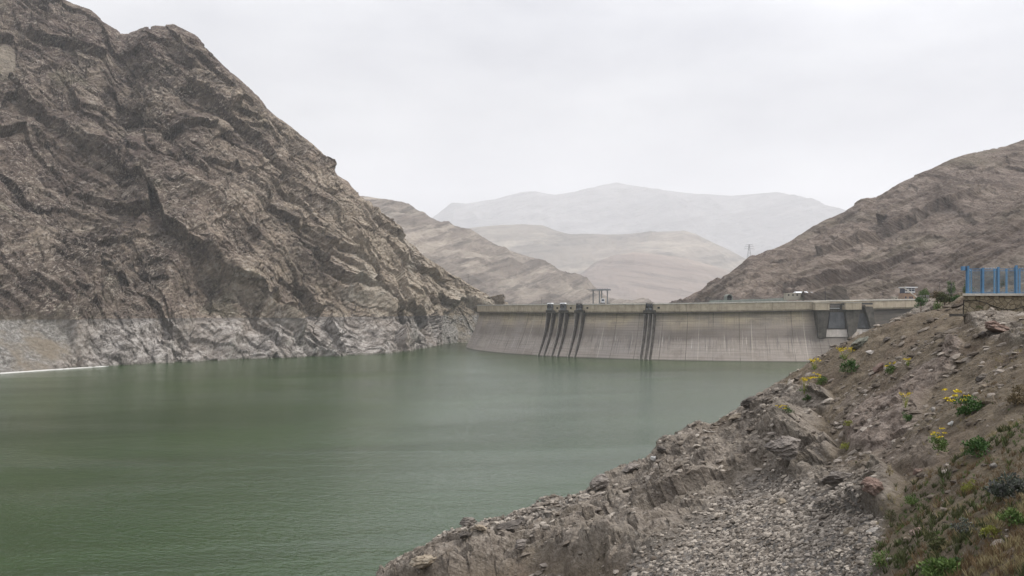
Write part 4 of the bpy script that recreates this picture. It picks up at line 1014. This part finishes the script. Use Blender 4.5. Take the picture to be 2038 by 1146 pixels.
pole(826, 506, 870, 20, 'thin utility pole on the left mountain skyline')
pole(1078, 606, 850, 14, 'short utility pole behind the dam crest near the first hoist', 1)

# tunnel, retaining wall, buildings at the foot of the right mountain
tn = thing('tunnel_portal', 'dark arched road tunnel mouth at the foot of the right mountain', 'tunnel', P(1452, 595, 700))
def archface(r, wall, y): return [(r*math.cos(a), y, wall+r*math.sin(a)) for a in np.linspace(0, math.pi, 13)]
b = MB(); a0 = archface(2.4, 1.4, -.2); a1 = archface(1.9, 1.4, -.2); a0 = [(2.4, -.2, -1.5)]+a0+[(-2.4, -.2, -1.5)]; a1 = [(1.9, -.2, -1.5)]+a1+[(-1.9, -.2, -1.5)]
n = len(a0); b.add(a0+a1+[(p[0], 9, p[2]) for p in a0]+[(p[0], 9, p[2]) for p in a1], [(i, i+1, n+i+1, n+i) for i in range(n-1)]+[(i+1, i, 2*n+i, 2*n+i+1) for i in range(n-1)]+[(n+i, n+i+1, 3*n+i+1, 3*n+i) for i in range(n-1)]); b.build('arch_ring', MAT['greencon'], tn)
b = MB(); b.add([(p[0]*1.0, 1.0, p[2]) for p in a1], [tuple(range(n))]); b.build('tunnel_mouth', MAT['hole'], tn)
def slabbox(name, mat, x0, x1, yt, yb, d, dep, label=None, cat=None, parent=None):
    p = P((x0+x1)/2, yb, d); w = (x1-x0)/F*d; h = (yb-yt)/F*d
    b = MB(); b.box((0, 0, h/2), (w, dep, h)); o = b.build(name, MAT[mat], parent)
    if parent is None: o.location = p; tag(o, label, cat)
    return o
rwl = thing('retaining_wall', 'long greenish grey retaining wall along the road beside the tunnel', 'retaining wall', P(1490, 603, 694))
b = MB(); xs2 = np.linspace(1412, 1566, 12)
for x0, x1 in zip(xs2[:-1], xs2[1:]):
    y0 = 598-(x0-1412)/154*5.2+math.sin(x0*.1)*.4; y1 = 598-(x1-1412)/154*5.2+math.sin(x1*.1)*.4
    o_ = P(1490, 603, 694); A = P(x0, y0, 694)-o_; B_ = P(x1, y1, 694)-o_
    b.hexa([(A[0], -1, -1), (B_[0], -1, -1), (B_[0], 3, -1), (A[0], 3, -1), (A[0], -.5, A[2]), (B_[0], -.5, B_[2]), (B_[0], 3, B_[2]), (A[0], 3, A[2])])
b.build('wall_face', MAT['greencon'], rwl)
b = MB()
for x in np.arange(1414, 1564, 3.2):
    A = P(x, 598-(x-1412)/154*5.2, 694)-o_; b.bar((A[0], 0, A[2]-.3), (A[0], 0, A[2]+1.1), .06, 4)
A = P(1412, 598, 694)-o_; B_ = P(1566, 592.8, 694)-o_; b.bar((A[0], 0, A[2]+1.1), (B_[0], 0, B_[2]+1.1), .07, 4); b.build('guard_rail', MAT['steel'], rwl)

def S3(x, y, d, org): q = P(x, y, d)-np.array(org); return q
lb = thing('long_shed', 'long low shed with a bright white roof below the right mountain', 'shed', P(1590, 600, 660))
lo = np.array(lb.location); s = 660/F
b = MB(); b.box((0, 1, 10*s), (54*s, 6, 14*s)); b.build('wall', MAT['plaster'], lb)
b = MB(); b.hexa([(-8*s, -2.6, 17.1*s), (17*s, -2.6, 17.1*s), (17*s, 4.6, 17.1*s), (-8*s, 4.6, 17.1*s), (-7*s, 0, 20*s), (16*s, 0, 20*s), (16*s, 2, 20*s), (-7*s, 2, 20*s)]); b.build('roof', MAT['white'], lb)
for i in range(6):
    b = MB(); b.box((-22*s+i*8.5*s, -2.05, 13*s), (3*s, .1, 3*s)); b.build('window', MAT['hole'], lb)
b = MB(); b.box((24*s, -.5, 18*s), (3*s, 2, 2.4*s)); b.build('water_tank', MAT['white'], lb)

d_ = 600; s = d_/F
ch = thing('control_house', 'two storey control house, glazed dark box under a white roof on a brick base', 'building', P(1808, 598, d_))
b = MB(); b.box((0, 2, 7*s), (24*s, 8, 15*s)); b.build('brick_base', MAT['brick'], ch)
for dx in (-8, 0.5, 4.5):
    b = MB(); b.box((dx*s, -2.06, 6*s), (2.6*s, .12, 4*s)); b.build('window', MAT['navy'], ch)
b = MB(); b.box((0, 1.5, 19.5*s), (21*s, 7.5, 10*s)); b.build('glazed_room', MAT['navy'], ch)
b = MB(); b.box((0, -2.35, 17*s), (20*s, .12, 2.6*s)); b.box((0, -2.35, 21.6*s), (20*s, .12, .7*s))
for dx in (-9.5, -3, 3, 9.5): b.box((dx*s, -2.38, 19.6*s), (.6*s, .1, 9*s))
b.build('window_frame', MAT['white'], ch)
b = MB(); b.box((.5*s, 1, 26*s), (26*s, 9.5, 2*s)); b.build('roof', MAT['white'], ch)
b = MB(); b.bar((-14*s, -4, 25*s), (16*s, -6, 1*s), .35, 5); b.bar((-14*s, -4, 26.6*s), (16*s, -6, 2.6*s), .1, 4); b.bar((-18*s, -4, 25.4*s), (-10*s, -4, 25.4*s), .25, 4); b.build('outside_stair', MAT['cap'], ch)
hh_ = thing('guard_hut', 'small square concrete hut with one dark window beside the control house', 'hut', P(1780, 598, 596)); s = 596/F
b = MB(); b.box((0, 0, 3*s), (10*s, 3.5, 8*s)); b.build('wall', MAT['plaster'], hh_)
b = MB(); b.box((1*s, -1.8, 3.6*s), (2.6*s, .12, 2.6*s)); b.build('window', MAT['hole'], hh_)
b = MB(); b.box((0, 0, 7.3*s), (11*s, 4, .6*s)); b.build('roof', MAT['cap'], hh_)
w_ = thing('roadside_barrier', 'low pale barrier fence by the bushes beyond the dam', 'barrier', P(1848, 590, 330)); s = 330/F
b = MB()
for i in range(9): b.bar(((-16+i*4)*s, 0, -2*s), ((-16+i*4)*s, 0, 3*s), .08, 4)
b.build('post', MAT['steel'], w_)
b = MB(); b.bar((-16*s, 0, 3*s), (16*s, 0, 3*s), .1, 4); b.bar((-16*s, 0, 1.3*s), (16*s, 0, 1.3*s), .1, 4); b.build('rail', MAT['steel'], w_)

# ------------------------------------------------------------------ bushes and trees beyond the slope
def tree(x, y, wpx, hpx, d, kind, label, seed, name='bush', cat='bush', shape='dome', dense=1.0):
    p = P(x, y, d); w = wpx/F*d/2; h = hpx/F*d; t = thing(name, label, cat, p)
    b = MB(); r = random.Random(seed)
    b.bar((0, 0, -h*.25), (0, 0, h*.5), w*.09, 6, w*.05)
    for i in range(5):
        a = i*1.3; b.bar((0, 0, h*.15), (math.cos(a)*w*.5, math.sin(a)*w*.5, h*.6), w*.04, 5, w*.02)
    b.build('trunk', MAT['bark'], t)
    v, f = leaves(int(1500*dense), w, h, max(w*.13, d/870*.6), shape, seed, 0, .35); np_mesh('crown', v, f, LEAF[kind], False, parent=t)
tree(1833, 614, 28, 26, 222, 'green', 'dark green bush hugging the end of the dam crest', 1)
tree(1866, 600, 34, 22, 190, 'brown', 'brownish bush in the middle of the bank behind the slope', 2)
tree(1880, 602, 44, 24, 188, 'olive', 'wide olive bush touching the brownish one', 3)
tree(1893, 590, 22, 34, 200, 'green', 'dark round tree standing above the olive bush', 4, 'round_tree', 'tree', 'ball')
tree(1927, 592, 22, 34, 200, 'green', 'dark round tree half hidden by the blue fence corner post', 5, 'round_tree', 'tree', 'ball')
tree(1905, 602, 26, 20, 185, 'green', 'dark low bush left of the stone platform', 6)
tree(1842, 588, 26, 16, 320, 'mid', 'light green shrub behind the pale barrier fence', 7)
tree(1868, 622, 22, 24, 120, 'mid', 'green bush on the ledge below the brownish bush', 8)
tree(1874, 632, 16, 14, 84, 'pale', 'small yellow-green shrub on the crest of the slope', 9, dense=.5)
tree(1890, 622, 26, 10, 90, 'olive', 'low scrub patch beside the platform foot', 10, dense=.6)
tree(1996, 590, 20, 34, 110, 'olive', 'grey-green tree seen through the blue fence', 11, 'small_tree', 'tree', 'ball')
tree(1949, 615, 16, 8, 63.0, 'olive', 'small weed tuft growing at the foot of the stone platform', 12, dense=.3)
p = P(1871, 600, 210)
pole(1893, 592, 196, 28, 'slim grey pole in front of the dark round tree', 1)
pole(1870, 575, 420, 14, 'short dark pole on the bank right of the control house', 1)

# ------------------------------------------------------------------ stone platform with blue fence
PD = 64.0; s = PD/F
o0 = P(1918, 621, PD)
pf = thing('stone_platform', 'rubble stone platform with a pale coping slab at the right edge of the view', 'platform', o0)
Wd = 14.0
zt = (621-588.5)*s
b = MB(); b.hexa([(0, 0, -.7), (Wd, -.6, -.7), (Wd+3, 6, -.7), (3.3, 6, -.7), (0, 0, zt), (Wd, -.6, zt), (Wd+3, 6, zt), (3.3, 6, zt)]); b.build('masonry_wall', MAT['rubble'], pf)
b = MB(); b.hexa([(-.18, -.18, zt+.002), (Wd+.1, -.78, zt+.002), (Wd+3.1, 6.1, zt+.002), (3.1, 6.1, zt+.002), (-.18, -.18, zt+.17), (Wd+.1, -.78, zt+.17), (Wd+3.1, 6.1, zt+.17), (3.1, 6.1, zt+.17)]); b.build('coping_slab', MAT['slab'], pf)
b = MB(); b.hexa([(-.9, -1.2, -.30), (Wd, -1.7, -.30), (Wd, .3, -.30), (-.9, .3, -.30), (-.9, -1.2, -.12), (Wd, -1.7, -.16), (Wd, .3, -.16), (-.9, .3, -.12)]); b.build('footing_slab', MAT['pier'], pf)
cb = MB(); pr = None
for i in range(60):
    x = -.05+i*.15; z = zt*.52+.26*math.sin(x*1.25+.8)-.06*x*math.sin(x*.6); q = (x, -.09-x*.043, z)
    if pr is not None: cb.bar(pr, q, .028, 6)
    pr = q
cb.bar((-.05, -.09, zt*.75), (-.08, -.09, -.35), .035, 5)
o = cb.build('hanging_cable', MAT['cable']); o.location = o0; tag(o, 'black cable drooping in waves along the stone platform wall', 'cable')
fz = zt+.17
ff = thing('blue_fence', 'blue framed wire mesh fence standing on the stone platform', 'fence', (o0[0], o0[1], o0[2]+fz))
def fx(x): return (x-1918)*s
fh = 54*s
def panel(p0, p1, h, parent, mat='wire'):
    b = MB(); d = Vector(p1)-Vector(p0); n = max(2, int(d.length/.14))
    for i in range(1, n): q = Vector(p0)+d*(i/n); b.bar(q+Vector((0, 0, .1)), q+Vector((0, 0, h-.12)), .005, 3)
    m_ = int(h/.11)
    for i in range(1, m_): z = .08+(h-.16)*i/m_; b.bar(Vector(p0)+Vector((0, 0, z)), Vector(p1)+Vector((0, 0, z)), .015, 3)
    return b.build('mesh_panel', MAT[mat], parent)
fposts = [1928, 1957, 1987, 2022, 2056, 2092, 2128]
tops = [55, 51, 53, 56, 56, 56, 56]
fp = []
for x, hp in zip(fposts, tops):
    p = Vector((fx(x), .12-fx(x)*.043, 0)); fp.append(p)
    b = MB(); b.box((p.x, p.y, hp*s/2), (.14, .12, hp*s)); b.box((p.x-.09, p.y+.06, hp*s*.48), (.06, .08, hp*s*.92)); b.box((p.x, p.y, .02), (.24, .2, .04)); b.build('post', MAT['blue'], ff)
for i, (a, c) in enumerate(zip(fp[:-1], fp[1:])):
    h = 49*s
    b = MB(); b.bar(a+Vector((.07, 0, h)), c+Vector((-.07, 0, h)), .03, 4); b.bar(a+Vector((.07, 0, .1)), c+Vector((-.07, 0, .1)), .03, 4); b.build('rail', MAT['bluedark'], ff)
    panel(a, c, h, ff)
    if i in (1, 3, 4, 5):
        b = MB()
        for k in range(10):
            q = a+(c-a)*((k+.5)/10); b.bar(q+Vector((0, 0, h)), q+Vector((.03, 0, h+.13)), .018, 4, .006)
        b.build('spike_strip', MAT['white'], ff)
# rear run
rp = [Vector(((x-CX)/F*(PD+4.6)-o0[0], 4.6, 0)) for x in (1932, 1953, 1979, 2003, 2029, 2055)]
for p in rp:
    b = MB(); b.box((p.x, p.y, 1.0), (.12, .1, 2.0)); b.build('post', MAT['bluedark'], ff)
for a, c in zip(rp[:-1], rp[1:]):
    panel(a, c, 1.85, ff); b = MB(); b.bar(a+Vector((0, 0, 1.85)), c+Vector((0, 0, 1.85)), .03, 4); b.bar(a+Vector((0, 0, .1)), c+Vector((0, 0, .1)), .03, 4); b.build('rail', MAT['bluedark'], ff)
panel(fp[0], rp[0], 1.85, ff); b = MB(); b.bar(fp[0]+Vector((0, 0, 1.85)), rp[0]+Vector((0, 0, 1.85)), .03, 4); b.build('rail', MAT['bluedark'], ff)
bx = thing('alarm_box', 'blue box held out on a short arm from the fence corner post', 'box', (o0[0]+fx(1920), o0[1]+.12, o0[2]+fz+50*s))
b = MB(); b.box((-.05, 0, 0), (.22, .26, .3)); b.build('housing', MAT['blue'], bx)
b = MB(); b.box((.09, -.02, 0), (.05, .24, .3)); b.build('dark_face', MAT['navy'], bx)
b = MB(); b.bar((.11, 0, 0), (.24, 0, 0), .03, 6); b.build('arm', MAT['steel'], bx)

# ------------------------------------------------------------------ white deposit along the far left shore
v = []; n = 90; rr = np.random.default_rng(3)
for i in range(n):
    x = -160+i*(216+160)/(n-1); y = np.interp(x, [-200, 0, 200, 350], [755, 743, 729.5, 725]); w = .9*(1-i/n)**.7+.12
    p = P(x, y+.6, 34*F/(y+.6-HY))
    for k, (dy, dz) in enumerate(((-w*1.6, -.15), (-w*.5, .35), (w*.6, .55), (w*1.6, .3))): v.append((p[0], p[1]+dy+rr.uniform(-.5, .5), max(dz, -.1)+rr.uniform(-.08, .08)))
np_mesh('shore_deposit', v, gridfaces(4, n), MAT['foam'])
tag(bpy.data.objects['shore_deposit'], 'thin white line of scum and froth washed up on the left shore', 'shore line', None, 'stuff')

# ------------------------------------------------------------------ haze, sky, sun, camera
hz = MB(); hz.box((0, 8000, 1195), (24600, 19200, 2400)); hm = bpy.data.materials.new('haze_air'); hm.use_nodes = True; t = hm.node_tree; t.nodes.clear()
ho = t.nodes.new('ShaderNodeOutputMaterial'); pv = t.nodes.new('ShaderNodeVolumePrincipled'); pv.inputs['Color'].default_value = (.94, .955, .985, 1); pv.inputs['Density'].default_value = .000082; pv.inputs['Anisotropy'].default_value = 0
t.links.new(pv.outputs[0], ho.inputs['Volume'])
hzo = hz.build('haze', hm); tag(hzo, None, None, None, 'stuff')

SUN_AZ = math.radians(98); SUN_EL = math.radians(50)      # azimuth from +Y towards +X
sd = Vector((math.sin(SUN_AZ)*math.cos(SUN_EL), math.cos(SUN_AZ)*math.cos(SUN_EL), math.sin(SUN_EL)))
sun = bpy.data.lights.new('sun', 'SUN'); sun.energy = 3.0; sun.angle = math.radians(6); sun.color = (1, .95, .87)
so = bpy.data.objects.new('sun', sun); so.rotation_euler = (-sd).to_track_quat('-Z', 'Y').to_euler(); C.objects.link(so)

w = bpy.data.worlds.new('World'); bpy.context.scene.world = w; w.use_nodes = True; t = w.node_tree; t.nodes.clear()
def nn(k): return t.nodes.new(k)
out = nn('ShaderNodeOutputWorld'); bg = nn('ShaderNodeBackground'); bg2 = nn('ShaderNodeBackground'); mixs = nn('ShaderNodeMixShader')
sky = nn('ShaderNodeTexSky'); sky.sky_type = 'NISHITA'; sky.sun_disc = False; sky.sun_elevation = SUN_EL; sky.sun_rotation = SUN_AZ; sky.dust_density = 3
t.links.new(sky.outputs[0], bg.inputs[0]); bg.inputs[1].default_value = .1
tc = nn('ShaderNodeTexCoord'); mp = nn('ShaderNodeMapping'); mp.inputs['Scale'].default_value = (1, 1, 2.6); t.links.new(tc.outputs['Generated'], mp.inputs[0])
nz_ = nn('ShaderNodeTexNoise'); nz_.inputs['Scale'].default_value = 2.8; nz_.inputs['Detail'].default_value = 7; nz_.inputs['Roughness'].default_value = .5; t.links.new(mp.outputs[0], nz_.inputs['Vector'])
rp_ = nn('ShaderNodeValToRGB'); rp_.color_ramp.elements[0].position = .33; rp_.color_ramp.elements[0].color = (.55, .56, .61, 1); rp_.color_ramp.elements[1].position = .68; rp_.color_ramp.elements[1].color = (.92, .925, .945, 1); t.links.new(nz_.outputs['Fac'], rp_.inputs[0])
sx = nn('ShaderNodeSeparateXYZ'); t.links.new(tc.outputs['Generated'], sx.inputs[0])
zr = nn('ShaderNodeMapRange'); t.links.new(sx.outputs[2], zr.inputs[0]); zr.inputs[1].default_value = .22; zr.inputs[2].default_value = 1; zr.inputs[3].default_value = .79; zr.inputs[4].default_value = 2.4
t.links.new(rp_.outputs[0], bg2.inputs[0])
dt = nn('ShaderNodeVectorMath'); dt.operation = 'DOT_PRODUCT'; t.links.new(tc.outputs['Generated'], dt.inputs[0]); dt.inputs[1].default_value = tuple(sd)
gr_ = nn('ShaderNodeMapRange'); gr_.interpolation_type = 'SMOOTHSTEP'; t.links.new(dt.outputs['Value'], gr_.inputs[0]); gr_.inputs[1].default_value = -.2; gr_.inputs[2].default_value = 1; gr_.inputs[3].default_value = .95; gr_.inputs[4].default_value = 1.5
ml = nn('ShaderNodeMath'); ml.operation = 'MULTIPLY'; t.links.new(zr.outputs[0], ml.inputs[0]); t.links.new(gr_.outputs[0], ml.inputs[1]); t.links.new(ml.outputs[0], bg2.inputs[1])
mixs.inputs[0].default_value = .93; t.links.new(bg.outputs[0], mixs.inputs[1]); t.links.new(bg2.outputs[0], mixs.inputs[2]); t.links.new(mixs.outputs[0], out.inputs[0])

cam = bpy.data.cameras.new('camera'); co = bpy.data.objects.new('camera', cam); C.objects.link(co); co.location = (0, 0, CAMZ); co.rotation_euler = (math.radians(90), 0, 0)
cam.sensor_width = 36; cam.lens = F/WPX*36; cam.shift_y = (HY-573)/WPX; cam.clip_start = .5; cam.clip_end = 30000
sc = bpy.context.scene; sc.camera = co
sc.view_settings.view_transform = 'Standard'; sc.view_settings.look = 'None'; sc.view_settings.exposure = .07; sc.view_settings.gamma = 1
sc.cycles.use_denoising = True; sc.cycles.max_bounces = 6; sc.cycles.volume_bounces = 3; sc.cycles.diffuse_bounces = 3
